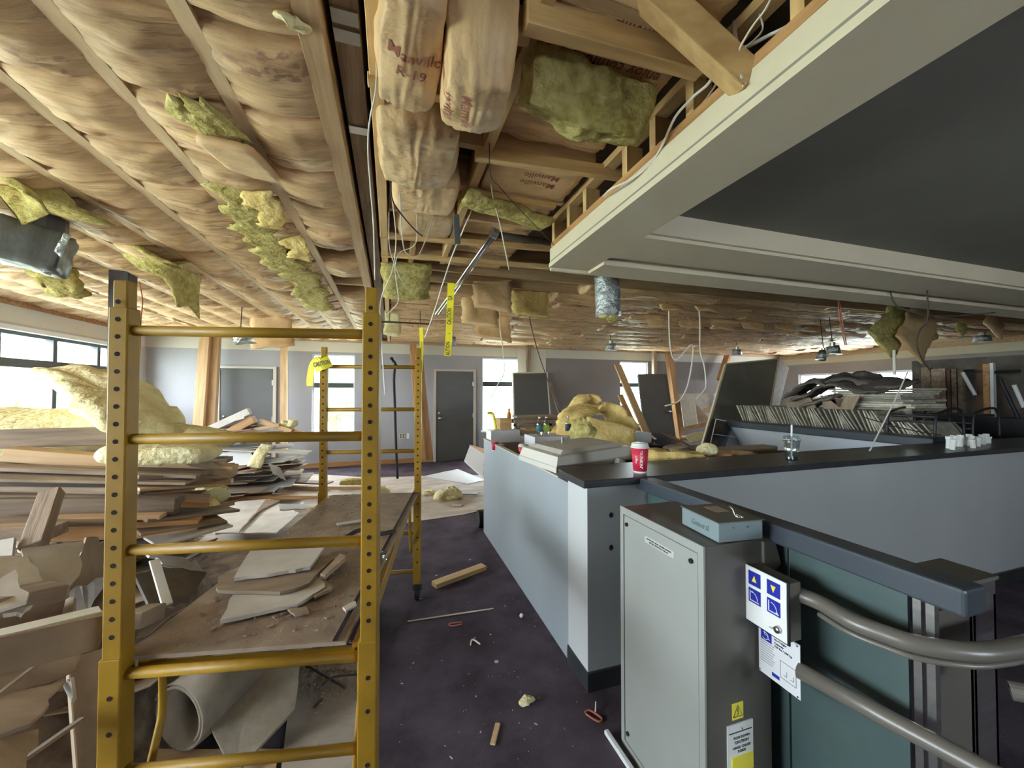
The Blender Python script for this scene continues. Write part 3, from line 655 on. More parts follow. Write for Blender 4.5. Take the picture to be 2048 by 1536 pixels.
# ================================================================ PLATFORM LIFT
Lf = thing('platform_lift', 'grey wheelchair lift tower with blue button panel, sign plate and curved handrails', 'lift', (1.18, 1.33, 0))
MB().box(1.034, 1.33, 1.08, 1.58, 0, 1.083).build('tower_body', W['cabs'], Lf, bevel=.004)
f = MB(); f.box(1.026, 1.034, 1.078, 1.103, .0, 1.086); f.box(1.026, 1.034, 1.557, 1.582, 0, 1.086); f.box(1.026, 1.034, 1.103, 1.557, 1.055, 1.086); f.box(1.026, 1.034, 1.103, 1.557, 0, .03)
f.build('face_frame', W['cab'], Lf)
dr = MB().box(1.028, 1.034, 1.107, 1.553, .034, 1.051).build('front_panel', W['cab'], Lf, bevel=.0015)
for (y, z) in [(1.53, 1.015), (1.135, 1.015), (1.53, .08), (1.135, .08)]:
    MB().tube([(1.029, y, z), (1.021, y, z)], .009, 14).build('lock', W['black'], Lf)
lab = MB().box(1.0268, 1.028, 1.225, 1.40, .985, 1.012).build('label_plate', mat('label_silver', (.5,.5,.47), .4), Lf)
FX = lambda p: basis(p, (0, -1, 0), (0, 0, 1)); FYm = lambda p: basis(p, (1, 0, 0), (0, 0, 1))
text('IMPORTANT: READ OWNERS MANUAL', .0085, FX((1.0262, 1.3125, 1.003)), W['ink'], lab); text('BEFORE OPERATING THIS LIFT', .0085, FX((1.0262, 1.3125, .993)), W['ink'], lab)
# button box
CX = 1.216
bxo = MB().box(CX+.008, CX+.062, .930, 1.078, .812, 1.0).build('control_box', W['cabs'], Lf, bevel=.004)
MB().box(CX+.002, CX+.008, .926, 1.082, .805, 1.005).build('black_gasket', W['black'], bxo)
pl = MB().box(CX-.002, CX+.002, .931, 1.080, .810, 1.003).build('button_plate', W['white'], bxo, bevel=.001)
def tri(mb, pts, x): mb.prism([(x, y, z) for y, z in pts], (-.0012, 0, 0))
k_ = 0
for (y, z) in [(1.044, .965), (.974, .965), (1.044, .905), (.974, .905)]:
    b = MB().box(CX-.0035, CX-.002, y-.023, y+.023, z-.024, z+.024).build('button', W['blue'], bxo)
    o_ = MB(); e_ = .0265; 
    for (a0, a1, b0, b1) in [(y-e_, y+e_, z+.0245, z+.027), (y-e_, y+e_, z-.027, z-.0245), (y-e_, y-.0235, z-.0245, z+.0245), (y+.0235, y+e_, z-.0245, z+.0245)]: o_.box(CX-.004, CX-.002, a0, a1, b0, b1)
    g_ = MB()
    if k_ == 0: tri(g_, [(y-.009, z-.010), (y+.009, z-.010), (y, z+.012)], CX-.0036); g_.build('up_arrow', W['yb'], b)
    elif k_ == 1: tri(g_, [(y-.009, z+.010), (y, z-.012), (y+.009, z+.010)], CX-.0036); g_.build('down_arrow', W['yb'], b)
    else:
        g_.box(CX-.0045, CX-.0036, y+.015, y+.018, z-.018, z+.017); g_.box(CX-.0045, CX-.0036, y-.018, y+.018, z-.0185, z-.0155)
        arc = [(CX-.0042, y+.008-.020*math.sin(a), z-.013+.026*math.cos(a)) for a in [R(q) for q in range(0, 91, 15)]]
        g_.tube(arc, .0012, 5); e0 = arc[0] if k_ == 2 else arc[-1]
        if k_ == 2: tri(g_, [(e0[1]+.006, e0[2]), (e0[1]-.001, e0[2]+.004), (e0[1]-.001, e0[2]-.004)], CX-.0036)
        else: tri(g_, [(e0[1]-.004, e0[2]+.001), (e0[1], e0[2]-.006), (e0[1]+.004, e0[2]+.001)], CX-.0036)
        g_.build('door_symbol', W['white'], b)
    k_ += 1
ks = MB(); ks.tube([(CX-.002, .958, .842), (CX-.014, .958, .842)], [.0125, .010], 16); ks.build('key_switch', W['steel'], bxo, smooth=True)
MB().tube([(CX-.012, .96, .842), (CX-.014, .972, .838), (CX-.010, .985, .836)], .0016, 5).build('key_wire', W['steel'], bxo)
# sign plate below
SXp = 1.262
sg = MB().box(SXp, SXp+.003, .925, 1.072, .625, .802).build('sign_plate', W['carton'], Lf, bevel=.001)
MB().box(SXp-.0008, SXp, 1.022, 1.062, .745, .793).build('wheelchair_badge', W['blue'], sg)
wc = MB(); wy, wz = 1.043, .767
wc.tube([(SXp-.001, wy+.003+.012*math.cos(a), wz-.006+.012*math.sin(a)) for a in [R(q) for q in range(60, 331, 20)]], .0011, 5)
wc.tube([(SXp-.001, wy+.006, wz+.012), (SXp-.001, wy+.005, wz-.001), (SXp-.001, wy-.006, wz-.001), (SXp-.001, wy-.010, wz-.012), (SXp-.001, wy-.015, wz-.012)], .0012, 5); wc.tube([(SXp-.001, wy+.0062, wz+.015), (SXp-.001, wy+.006, wz+.019)], .0022, 8)
wc.build('wheelchair_symbol', W['white'], sg)
for i, s in enumerate(['For use by', 'One Passenger', 'No Freight', 'Capacity', '750 lbs / 340 kg']): text(s, .0095, FX((SXp-.0008, 1.012, .792-i*.0115)), W['ink'], sg, align='LEFT')
for i in range(9): MB().box(SXp-.0007, SXp, 1.012+.004*(i % 3), 1.064, .737-.0085*i, .7395-.0085*i).build('text_line', W['inkg'], sg)
dg = MB()
for (a0, a1, b0, b1) in [(.938, .992, .710, .7112), (.938, .992, .655, .6562), (.938, .9392, .655, .711), (.991, .992, .655, .711)]: dg.box(SXp-.0007, SXp, a0, a1, b0, b1)
for y0 in (.975, .952): dg.box(SXp-.0007, SXp, y0-.006, y0-.005, .668, .685); dg.box(SXp-.0007, SXp, y0-.006, y0+.006, .668, .669)
dg.build('diagram', W['ink'], sg)
MB().box(SXp-.0008, SXp, .995, 1.022, .640, .652).build('logo_badge', W['blue'], sg)
for (y, z) in [(.932, .795), (.932, .633), (1.066, .633)]: MB().tube([(SXp, y, z), (SXp-.003, y, z)], .003, 8).build('rivet', W['chrome'], sg)
# stickers on the tower side
def sticker(x0, x1, z0, z1, m, name, th=.0012): return MB().box(x0, x1, 1.08-th, 1.08, z0, z1).build(name, W[m], Lf)
s1 = sticker(1.145, 1.195, .468, .525, 'yb', 'warning_sticker')
tr = MB(); tr.tube([(1.15, 1.0782, .478), (1.17, 1.0782, .516), (1.19, 1.0782, .478), (1.15, 1.0782, .478)], .0012, 4); tr.tube([(1.172, 1.0782, .508), (1.168, 1.0782, .495), (1.173, 1.0782, .495), (1.169, 1.0782, .482)], .001, 4); tr.build('warning_symbol', W['ink'], s1)
s2 = sticker(1.121, 1.236, .285, .455, 'white', 'notice_plate', .004)
MB().box(1.127, 1.230, 1.0755, 1.0762, .425, .429).build('text_line', W['ink'], s2)
MB().box(1.137, 1.232, 1.072, 1.0762, .29, .345).build('yellow_tag', W['yb'], s2)
text('PUSH DOWN', .012, FYm((1.183, 1.0752, .408)), W['ink'], s2); text('CAUTION', .014, FYm((1.183, 1.0752, .392)), W['ink'], s2); text('HAND CRANK', .012, FYm((1.183, 1.0752, .374)), W['ink'], s2); text('INSIDE', .012, FYm((1.183, 1.0752, .36)), W['ink'], s2)
MB().tube([(1.18, 1.076, .441), (1.18, 1.070, .441)], .003, 8).build('rivet', W['chrome'], s2)
# bracket and handrails
MB().prism([(1.29,1.07,1.075),(1.345,1.07,1.075),(1.375,1.07,.985),(1.33,1.07,.96),(1.29,1.07,.985)], (0, .02, 0)).build('bracket', W['cabs'], Lf, bevel=.003)
hp = [at(1590, 1186, Z=.95), at(1640, 1206, Z=.95), at(1700, 1241, Z=.95), at(1770, 1268, Z=.95), at(1840, 1290, Z=.95), at(1944, 1304, Z=.95), at(2014, 1299, Z=.95), at(2048, 1292, Z=.95), Vector((1.75,.57,.95)), Vector((1.95,.58,.95))]
MB().tube(smooth_path(hp, 5), .0235, 16).build('upper_handrail', W['tube'], Lf, smooth=True)
MB().tube(smooth_path([p + Vector((-.004, 0, -.034)) for p in hp[1:]], 5), .0085, 8).build('rail_lip', W['tube'], Lf, smooth=True)
MB().tube([at(1598, 1340, Z=.72), at(1780, 1440, Z=.72), at(1960, 1536, Z=.72), at(2060, 1590, Z=.72)], .025, 16).build('lower_handrail', W['tube'], Lf, smooth=True)
MB().tube([hp[0]+Vector((-.01,.06,0)), hp[0]], .018, 12).build('rail_socket', W['cabs'], Lf)

En = thing('lift_enclosure', 'dim teal panelled lift enclosure topped by a slate grey box rail', 'enclosure', (1.4, 1.2, 0))
rl = MB().box(1.335, 1.425, .575, 1.898, 1.065, 1.135).build('top_rail', W['rail'], En, bevel=.008)
for y0, y1 in ((.72, 1.06), (1.068, 1.895)): MB().box(1.40, 1.41, y0, y1, .02, 1.063).build('infill_panel', W['teal'], En)
for y in (.70, .672): MB().box(1.40, 1.42, y-.009, y+.009, 0, 1.063).build('post', W['steel'], En)
MB().box(1.39, 1.41, 1.88, 1.897, 0, 1.063).build('post', W['steel'], En)
Ga = thing('lift_gate', 'dark steel gate post with open square top and tubular latch behind the handrail', 'gate', (1.8, .75, 0))
MB().box(1.47, 1.62, .69, .70, 0, 1.0).build('gate_panel', W['cabs'], Ga)
g = MB(); g.box(1.66, 1.78, .70, .715, .0, 1.04); g.box(1.66, 1.675, .70, .82, 0, 1.04); g.box(1.765, 1.78, .70, .82, 0, 1.0); g.build('gate_post', W['steel'], Ga, bevel=.002)
MB().box(1.652, 1.79, .696, .83, 1.041, 1.053).build('post_cap', W['cabs'], Ga, bevel=.002)
MB().box(1.63, 1.645, .72, .74, 0, 1.0).build('guide_rail', W['steel'], Ga)
MB().tube([at(2020, 1380, d=.98), at(2120, 1400, d=.93)], .022, 14).build('latch_tube', W['cabs'], Ga); MB().tube([at(2019, 1380, d=.979), at(2021, 1380, d=.978)], .019, 14).build('tube_bore', W['black'], Ga)

# disconnect box lying on the tower
A = at(1437, 1087, Z=1.086); Bv = at(1367, 1050, Z=1.086); Cv = at(1540, 1062, Z=1.086)
u = (Bv - A).normalized(); v = (Cv - A); v = (v - u*v.dot(u)).normalized(); lu = (Bv-A).length; lv = .185; hgt = .068
D_ = thing('switch_box', 'small blue-grey electrical switch box with chrome latch lying on the lift tower', 'electrical box', tuple(A))
bb = [A, A+u*lu*1.05, A+u*lu*1.05+v*lv, A+v*lv]
MB().prism([p + Vector((0,0,.001)) for p in (bb[0], bb[3], bb[2], bb[1])], (0, 0, hgt)).build('box_body', W['box'], D_, bevel=.004)
MB().prism([p + Vector((0,0,hgt+.0012)) for p in (bb[0]-u*.004-v*.004, bb[3]-u*.004+v*.004, bb[2]+u*.004+v*.004, bb[1]+u*.004-v*.004)], (0, 0, .004)).build('lid', W['cabs'], D_, bevel=.002)
c0 = A + u*.10 + v*.075 + Vector((0,0,hgt+.0055)); MB().prism([c0, c0+v*.06, c0+v*.06+u*.07, c0+u*.07], (0,0,.0006)).build('paper_label', mat('tan_label', (.40,.32,.24), .7), D_)
c1 = A + u*.05 + v*.115 + Vector((0,0,hgt+.006)); lt = MB(); lt.tube([c1-u*.02, c1, c1+Vector((0,0,.022))+u*.01, c1+u*.03+Vector((0,0,.026))], .005, 8); lt.tube([c1+v*.012-u*.025, c1+v*.012+u*.01], .004, 8); lt.build('latch', W['chrome'], D_, smooth=True)
for s_ in (.06, .12): q = A + v*s_ + Vector((0,0,hgt*.75)); MB().tube([q+u*.001, q-u*.003], .0035, 8).build('rivet', W['chrome'], D_)
text('General', .03, basis(A + u*(lu*.5) - v*.0012 + Vector((0,0,hgt*.5)), -u, (0,0,1)), mat('embossed_grey', (.13,.18,.195), .5), D_, 'embossed_lettering')

# ================================================================ SCAFFOLD
aY = Vector((math.sin(R(9)), math.cos(R(9)), 0)); aX = Vector((math.cos(R(9)), -math.sin(R(9)), 0))
n0 = at(243, 1000, d=1.13); n0.z = 0; n1 = at(742, 1000, d=1.21); n1.z = 0
aX = (n1-n0).normalized(); aY = Vector((math.sin(R(8.2)), math.cos(R(8.2)), 0)); WS = (n1-n0).length; LS = 1.84
f0 = n0 + aY*LS; f1 = n1 + aY*LS
Sc = thing('rolling_scaffold', 'yellow rolling scaffold with perforated posts, rungs and a plywood platform', 'scaffold', tuple((n0+f1)/2))
def tube_sq(a, b, w, t, m, name, par=Sc, bev=.004): return MB().bar(a, b, w, t, up=tuple(aY)).build(name, m, par, bevel=bev)
Z = Vector((0, 0, 1))
for (p, near, nm) in [(n0, True, 0), (n1, True, 1), (f0, False, 0), (f1, False, 1)]:
    s_ = aX * (.006 if nm else -.006)
    low = tube_sq(p + Z*.13 - aX*.003, p + Z*.858 - aX*.003, .056, .056, W['yel'], 'lower_post')
    up_ = tube_sq(p + Z*.845 + aX*.0, p + Z*1.865, .050, .050, W['yel'], 'upper_post')
    tube_sq(p + Z*1.86, p + Z*(1.945 if near else 1.96), .038, .038, W['yel'], 'coupling_sleeve')
    if False: MB().bar(p + Z*1.25 + aX*.045*(1 if nm == 0 else -1)+aY*.012, p + Z*1.70 + aX*.045*(1 if nm == 0 else -1)+aY*.012, .0001+.014, .014, up=tuple(aY)).build('spring_pin_rod', W['steel'], Sc) if nm == 0 else None
    h = MB()
    for q in range(20):
        z = .92 + q*.0505
        for face in (-1, 1):
            c_ = p + Z*z + aY*face*.0252; h.tube([c_ - aY*.0006*face, c_ + aY*.0008*face], .0068, 10)
    h.build('pin_holes', W['hole'], up_)
    h = MB()
    for z in (.30, .40, .49, .65, .75):
        for face in (-1, 1): c_ = p + Z*z + aY*face*.0282; h.tube([c_ - aY*.0006*face, c_ + aY*.0008*face], .007, 10)
    h.build('pin_holes', W['hole'], low)
    c_ = p + Z*.125; cs = MB(); cs.tube([c_ + Z*.01, c_], .02, 10); cs.bar(c_ + aX*.02, c_ + aX*.02 - Z*.06 + aY*.02, .03, .005); cs.bar(c_ - aX*.02, c_ - aX*.02 - Z*.06 + aY*.02, .03, .005); co = cs.build('caster', W['steel'], Sc)
    MB().tube([c_ - Z*.065 + aY*.02 - aX*.016, c_ - Z*.065 + aY*.02 + aX*.016], .0605, 20).build('wheel', W['rubber'], co)
for (a, b, zs) in [(n0, n1, (1.80, 1.48, 1.155, .80, .52, .22)), (f0, f1, (1.81, 1.48, 1.155, .80, .52, .22))]:
    for z in zs: MB().tube([a + aX*.025 + Z*z, b - aX*.025 + Z*z], .0155, 12).build('rung', W['yel'], Sc, smooth=True)
for (a, b, s) in [(n0, f0, 1), (n1, f1, -1)]:
    MB().bar(a + aX*s*.045 + Z*.795 + aY*.03, b + aX*s*.045 + Z*.795 + aY*.02, .03, .06, up=(0,0,1)).build('side_rail', W['yel'], Sc, bevel=.003)
    br_ = [a + aX*s*.05 + Z*.77 + aY*.10, a + aX*s*.05 + Z*.62 + aY*.105, a + aX*s*.05 + Z*.56 + aY*.09, a + aX*s*.05 + Z*.38 + aY*.015]
    MB().tube(smooth_path(br_, 5), .011, 10).build('rail_brace', W['yel'], Sc, smooth=True)
    br_ = [b + aX*s*.05 + Z*.77 - aY*.10, b + aX*s*.05 + Z*.62 - aY*.105, b + aX*s*.05 + Z*.38 - aY*.015]
    MB().tube(smooth_path(br_, 5), .011, 10).build('rail_brace', W['yel'], Sc, smooth=True)
MB().bar(n0 + aX*.05 + Z*.80 + aY*.02, n1 - aX*.05 + Z*.80 + aY*.02, .03, .02).build('end_angle', W['yel'], Sc)
pm = basis((n0+f1)/2 + Z*.83, aX, aY); mbp = MB().box(-WS/2+.035, WS/2-.035, -LS/2+.02, LS/2-.02, -.006, .006)
mbp.build('platform_board', W['ply_scaf'], Sc, M=frame_inv(Sc) @ pm)
MB().box(WS/2-.075, WS/2-.062, -LS/2+.02, LS/2-.02, .0092, .0125).build('platform_groove', W['hole'], Sc, M=frame_inv(Sc) @ pm)
# debris on the platform
PZ = .84
def px_sheet(pxs, z, t, m, label, cat='drywall', name='drywall_piece', seed=1, jag=.012, group=None, dz=None):
    """sheet whose outline is laid on a level at height z; dz lifts single corners"""
    pts = [at(x, y, Z=z) for x, y in pxs]; r = random.Random(seed); out = []; n = len(pts)
    for i in range(n):
        a, b = pts[i], pts[(i+1) % n]
        out.append(a + Z*(dz[i] if dz else 0))
        for k in range(1, 4):
            q = a.lerp(b, k/4) + Vector((r.uniform(-jag, jag), r.uniform(-jag, jag), 0)) + Z*((dz[i]*(1-k/4)+dz[(i+1) % n]*k/4) if dz else 0); out.append(q)
    c = sum(out, Vector())/len(out); N_ = len(out); mb = MB(); vs = out + [c]; up = [v_ + Z*t for v_ in vs]
    mb.add(vs + up, [(N_, (i+1) % N_, i) for i in range(N_)] + [(N_+1+i, N_+1+(i+1) % N_, 2*N_+1) for i in range(N_)] + [(i, (i+1) % N_, N_+1+(i+1) % N_, N_+1+i) for i in range(N_)])
    return tag(mb.build(name, W[m]), label, cat, group)
px_sheet([(440,1248),(478,1172),(640,1160),(650,1180),(595,1215)], PZ+.004, .013, 'dry', 'large pale drywall piece lying lowest on the scaffold platform', seed=2, jag=.004)
px_sheet([(436,1186),(436,1158),(540,1115),(632,1112),(668,1122),(618,1172),(560,1190)], PZ+.02, .012, 'dry_p', 'brown broken drywall edge sandwiched between the two pale pieces on the platform', seed=7, jag=.01)
px_sheet([(468,1163),(505,1098),(652,1092),(620,1140),(560,1150)], PZ+.036, .014, 'dry', 'upper pale drywall piece with a crumbled front edge on the platform', seed=3, jag=.006)
px_sheet([(640,1158),(680,1115),(692,1122),(650,1160)], PZ+.012, .02, 'dry_p', 'thin torn drywall strip right of the stacked pieces on the platform', seed=5, jag=.003)
px_sheet([(612,1190),(650,1165),(665,1180),(630,1200)], PZ+.004, .01, 'dry_p', 'small broken drywall chunk beside the lowest piece on the platform', seed=6)
px_sheet([(575,1222),(612,1218),(618,1228),(590,1234)], PZ+.004, .008, 'dry_p', 'small flake in front of the lowest drywall piece', seed=8, jag=.003)
px_sheet([(685,1218),(710,1206),(713,1212),(692,1226)], PZ+.004, .008, 'dry', 'pale sliver lying right on the platform near the post', seed=9, jag=.002)
px_sheet([(672,1048),(725,1040),(722,1044),(676,1052)], PZ+.004, .006, 'dry', 'thin white strip lying across the back half of the platform', seed=10, jag=.002)
cable([at(690,1075,Z=PZ+.02), at(720,1060,Z=PZ+.03), at(755,1068,Z=PZ+.02), at(790,1062,Z=PZ+.015)], .012, W['cabled'], 'dark tangled work glove or cable on the platform behind the right post', n=8)
lump('crumpled_wrapper', at(764,1112,Z=PZ+.02), (.05,.07,.04), (0,0,30), W['clear'], 'crumpled clear wrapper on the platform behind the right post', 'wrapper', seed=3, amp=.5, freq=30, box=.3, res=10)
o = MB(); rr = random.Random(4)
for i in range(420):
    s_ = rr.random(); p = (n0 + aX*(.05+rr.betavariate(1.2,1.8)*(WS-.1)) + aY*(.05+rr.random()*(LS-.1))) + Z*.8395; q = rr.uniform(.002, .007)
    o.bar(p, p + Vector((rr.uniform(-1,1), rr.uniform(-1,1), .1)).normalized()*q*2.2, q, q*.6)
tag(o.build('plaster_crumbs', W['ply_scaf']), 'scattered plaster crumbs and dust on the scaffold platform', 'debris', kind='stuff')
# black strap hanging from the far top rung and caution tapes
p0 = at(791, 735, Y=f1.y); p0 = Vector((p0.x, f1.y+.02, 1.80)); s0 = (f0+ (f1-f0)*.74)
def onr(px, py, dd=0): 
    nrm = aY; o_ = Vector((0,0,EYE)); a = at(px, py, d=1) - o_; t = (f0 - aY*dd - o_).dot(nrm)/a.dot(nrm); return o_ + a*t
cable([onr(783,715,.03), onr(786,722,.03), onr(790,728,.025), onr(788,760,.022), onr(790,820,.022), onr(792,890,.022), onr(795,957,.022)], .010, W['rubber'], 'black rubber strap hanging from the far top rung of the scaffold', name='hanging_strap', cat='strap', n=8)
cable([onr(781,716,.05), onr(787,722,.03), onr(793,731,.02), onr(799,736,.035)], .009, W['rubber'], 'knotted black strap end on the far top rung', name='strap_knot', cat='strap')
def tape(pts, w, label, texts, wd=None, name='caution_tape', ts=.5):
    P = smooth_path(pts, 4); mb = MB(); vs = []; fs = []
    for i, p in enumerate(P):
        t = (P[min(i+1, len(P)-1)] - P[max(i-1, 0)]).normalized(); x = Vector(wd or (_cy, -_sy, 0)); x = (x - t*x.dot(t)).normalized(); nn = t.cross(x)*.0012
        vs += [p - x*w/2, p + x*w/2, p + x*w/2 + nn, p - x*w/2 + nn]
    for i in range(len(P)-1): fs += [(4*i+k, 4*i+(k+1) % 4, 4*i+4+(k+1) % 4, 4*i+4+k) for k in range(4)]
    fs += [(3,2,1,0), tuple(range(4*len(P)-4, 4*len(P)))]
    mb.add(vs, fs); o = tag(mb.build(name, W['tape']), label, 'tape')
    for (s, p, yd) in texts:
        x = Vector(wd or (_cy, -_sy, 0)); nrm = Vector((-_sy, -_cy, 0))
        text(s, w*ts*1.3, basis(p + nrm*.004, yd, Vector(yd).cross(nrm)*-1), W['ink'], o, ext=.0003, xs=.62, bold=.02)
    return o
tp = [at(902,566,d=3.14), at(901,600,d=3.2), at(899,650,d=3.2), at(895,712,d=3.2)]
tape(tp, .056, 'yellow caution tape hanging freely right of the scaffold', [('CAUTION', at(899,633,d=3.193), (0,0,1)), ('AUTION', at(896,697,d=3.193), (0,0,1)), ('-', at(898,667,d=3.193), (0,0,1)), ('CA', at(901,596,d=3.193), (0,0,1))], ts=.66)
tape([onr(842,655,.03), onr(843,690,.04), onr(841,745,.05)], .028, 'narrow yellow caution tape tied to the far right scaffold post', [('CAUTION', onr(843,690,.05), (0,0,1))], ts=.5)
tp0 = [onr(655,712,.04), onr(640,716,.045), onr(626,728,.04), onr(620,755,.04), onr(620,772,.04)]
o = MB(); 
tape(tp0, .05, 'frayed caution tape trailing from the far left scaffold post', [], wd=(_cy, -_sy, .4))
tw = tape([onr(628,735,.05), onr(645,728,.06), onr(661,722,.05)], .085, 'caution tape wrapped round the far left scaffold post', [('CAUTION', onr(644,727,.063), (Vector((_cy, -_sy, .22))))], wd=(0,0,1), ts=.42)

# ================================================================ THE BIG DEBRIS PILE, left of the scaffold
def hm(x, y):
    s = lambda a, b, t: max(0, min(1, (t-a)/(b-a)))
    dd = .95*s(3.1, 3.9, y); f = s(1.35, 3.0, y)**.8 * s(5.4, 4.3, y); g = s(-.98-dd, -1.35-dd, x)
    return 1.05*f*g
mb = MB(); nx, ny = 50, 46; vs = []
for j in range(ny+1):
    for i in range(nx+1):
        x = -4.42 + 3.5*i/nx; y = 1.0 + 4.6*j/ny; vs.append((x, y, max(.004, hm(x, y)*.86 - .05 + .10*noise.noise(Vector((x*4, y*4, 0)))*min(1, hm(x,y)*3))))
mb.add(vs, [(j*(nx+1)+i, j*(nx+1)+i+1, (j+1)*(nx+1)+i+1, (j+1)*(nx+1)+i) for j in range(ny) for i in range(nx)])
tag(mb.build('rubble_heap', W['rubble'], smooth=True), 'dark crumbled rubble at the core of the big debris pile', 'rubble', kind='stuff')

PL = 'the debris pile left of the scaffold'
def plk(x0, y0, x1, y1, Y0, Y1, w, t, m, label, roll=0, name='lumber_board', cat='lumber'):
    return board(name, at(x0, y0, Y=Y0), at(x1, y1, Y=Y1), w, t, W[m], label, cat, roll=R(roll))
# upper layers, seen edge on (pixel ends with their own depths)
plk(-60, 878, 232, 870, 2.9, 2.9, .14, .10, 'wood_g', 'broad dusty beam directly under the pale fibreglass on top of the pile')
plk(20, 907, 470, 942, 2.75, 2.75, .10, .07, 'wood', 'long reddish-brown stud crossing the pile top behind the left post')
plk(60, 895, 330, 912, 2.95, 2.95, .12, .02, 'wood_g', 'thin dusty plank just under the broad beam')
plk(-50, 930, 410, 948, 2.7, 2.6, .16, .02, 'wood_g', 'grey plank below the reddish stud')
plk(-50, 948, 395, 958, 2.62, 2.6, .25, .015, 'dry_p', 'curled brown sheet edge below the grey plank')
plk(-50, 972, 300, 976, 2.6, 2.55, .15, .035, 'wood_g', 'pale grey plank in the upper third of the pile')
plk(-50, 990, 215, 992, 2.5, 2.5, .1, .025, 'wood_g', 'weathered plank with a chipped end behind the leaning stud')
plk(-50, 1013, 360, 1008, 2.45, 2.45, .1, .085, 'wood_g', 'thick weathered timber at mid height of the pile')
plk(100, 1036, 330, 1030, 2.38, 2.38, .09, .02, 'wood', 'thin bright lath below the thick weathered timber')
plk(-50, 1046, 250, 1040, 2.3, 2.35, .12, .02, 'wood_g', 'dull lath left of the leaning stud foot')
plk(60, 1062, 400, 1050, 2.35, 2.45, .1, .08, 'wood_o', 'orange-brown timber behind the left post at mid height')
plk(-50, 1066, 120, 1060, 2.2, 2.2, .1, .05, 'wood_g', 'brown timber end at the left edge, mid height')
board('lumber_board', at(104, 985, Y=2.25), at(66, 1095, Y=2.0), .07, .045, W['wood_g'], 'short stud leaning upright against the front of the pile', 'lumber', roll=R(20))
plk(270, 975, 430, 965, 2.5, 2.7, .2, .015, 'wood', 'thin orange-tan board poking out right behind the post')
plk(265, 998, 420, 1002, 2.5, 2.6, .22, .03, 'wood_o', 'rounded brown board end right of the left post')
plk(265, 950, 440, 950, 2.55, 2.8, .2, .02, 'dry_p', 'splintered pale panel right of the post near the pile top')
plk(270, 1035, 455, 1015, 2.4, 2.7, .26, .015, 'dry_p', 'long frayed brown panel fanning out right of the post')
plk(270, 1060, 440, 1035, 2.35, 2.55, .24, .012, 'dry_p', 'second frayed panel beneath the fanned one')
plk(300, 1085, 450, 1045, 2.3, 2.5, .2, .012, 'dry', 'pale splintered sheet right of the post, lower')
# drywall pieces in front
def tri_sheet(pts, t, m, label, name='drywall_piece', cat='drywall', seed=0):
    """a broken panel through measured corners at their own depths"""
    V = [at(x, y, Y=Yd) for x, y, Yd in pts]; c = sum(V, Vector())/len(V); nrm = Vector()
    for i in range(len(V)): nrm += (V[i]-c).cross(V[(i+1) % len(V)]-c)
    nrm.normalize(); r = random.Random(seed); out = []
    if nrm.y > 0: nrm = -nrm
    for i in range(len(V)):
        a, b = V[i], V[(i+1) % len(V)]; st_ = r.random() < .5
        for k in range(5):
            q = a.lerp(b, k/5); j = 0 if (k == 0 or st_) else r.uniform(-.012, .012); out.append(q + (b-a).normalized().cross(nrm)*j)
    out = [q - nrm*(q-c).dot(nrm)*.9 for q in out]
    mb = MB(); mb.prism(out, -nrm*t); return tag(mb.build(name, W[m]), label, cat)
tri_sheet([(38,1115,2.0),(168,1070,2.05),(170,1085,2.05),(135,1205,1.85),(100,1185,1.8)], .013, 'dry', 'upright grey drywall wedge with a pointed top right corner left of the post', seed=1)
tri_sheet([(170,1075,2.15),(225,1085,2.2),(225,1145,2.2),(138,1185,2.05)], .013, 'dry_p', 'brown panel behind the grey drywall wedge', seed=22)
tri_sheet([(-40,1110,1.9),(55,1110,1.95),(98,1190,1.75),(50,1210,1.6),(-40,1240,1.6)], .013, 'dry', 'broad pale drywall slab at the left edge below the short stud', seed=2)
tri_sheet([(-40,1180,1.65),(30,1140,1.75),(52,1200,1.6),(-40,1232,1.55)], .013, 'dry', 'greenish white drywall slab in front at the left edge', seed=3)
tri_sheet([(0,1080,2.0),(28,1075,2.0),(24,1110,1.95),(0,1115,1.95)], .013, 'dry', 'small pale drywall corner at the left edge', seed=4)
tri_sheet([(100,1240,1.75),(135,1190,1.8),(150,1195,1.8),(145,1225,1.7),(110,1240,1.7)], .013, 'dry_p', 'thin brown drywall strip standing under the grey wedge', seed=6)
plk(-60, 1235, 110, 1195, 1.6, 1.75, .12, .10, 'wood_g', 'dark brown timber under the white drywall slab')
plk(-60, 1292, 200, 1228, 1.45, 1.6, .06, .035, 'white', 'white painted board edge at lower left', name='painted_board', cat='lumber')
plk(-60, 1325, 205, 1262, 1.40, 1.55, .02, .10, 'dry_p', 'scuffed pale box beam end below the white painted board', name='painted_board')
plk(262, 1243, 312, 1222, 1.55, 1.65, .06, .05, 'dry_p', 'short pale block just right of the left post', name='wood_block')
board('plastic_trim', at(308, 1120, Y=2.1), at(335, 1210, Y=1.9), .035, .01, W['carton'], 'white trim strip leaning behind the platform edge', 'trim')
tri_sheet([(290,1110,2.3),(370,1110,2.4),(405,1145,2.4),(340,1125,2.3)], .012, 'dry', 'pale panel flap under the third rung', seed=9)
tri_sheet([(270,1150,2.1),(330,1130,2.2),(410,1150,2.3),(380,1200,2.1),(300,1220,2.0)], .012, 'coat', 'dim fan of dark sheets beneath the pale flap', name='dark_sheet', cat='sheet', seed=10)
board('wall_panel', at(180, 1305, Y=1.95), at(205, 1560, Y=1.75), .018, .15, W['dry_p'], 'tall narrow brown panel standing on edge left of the post', 'panel', roll=R(60))
tri_sheet([(-40,1330,1.5),(150,1290,1.6),(150,1340,1.55),(-40,1440,1.4)], .01, 'dry_p', 'dim brown drywall back below the box beam', seed=12)
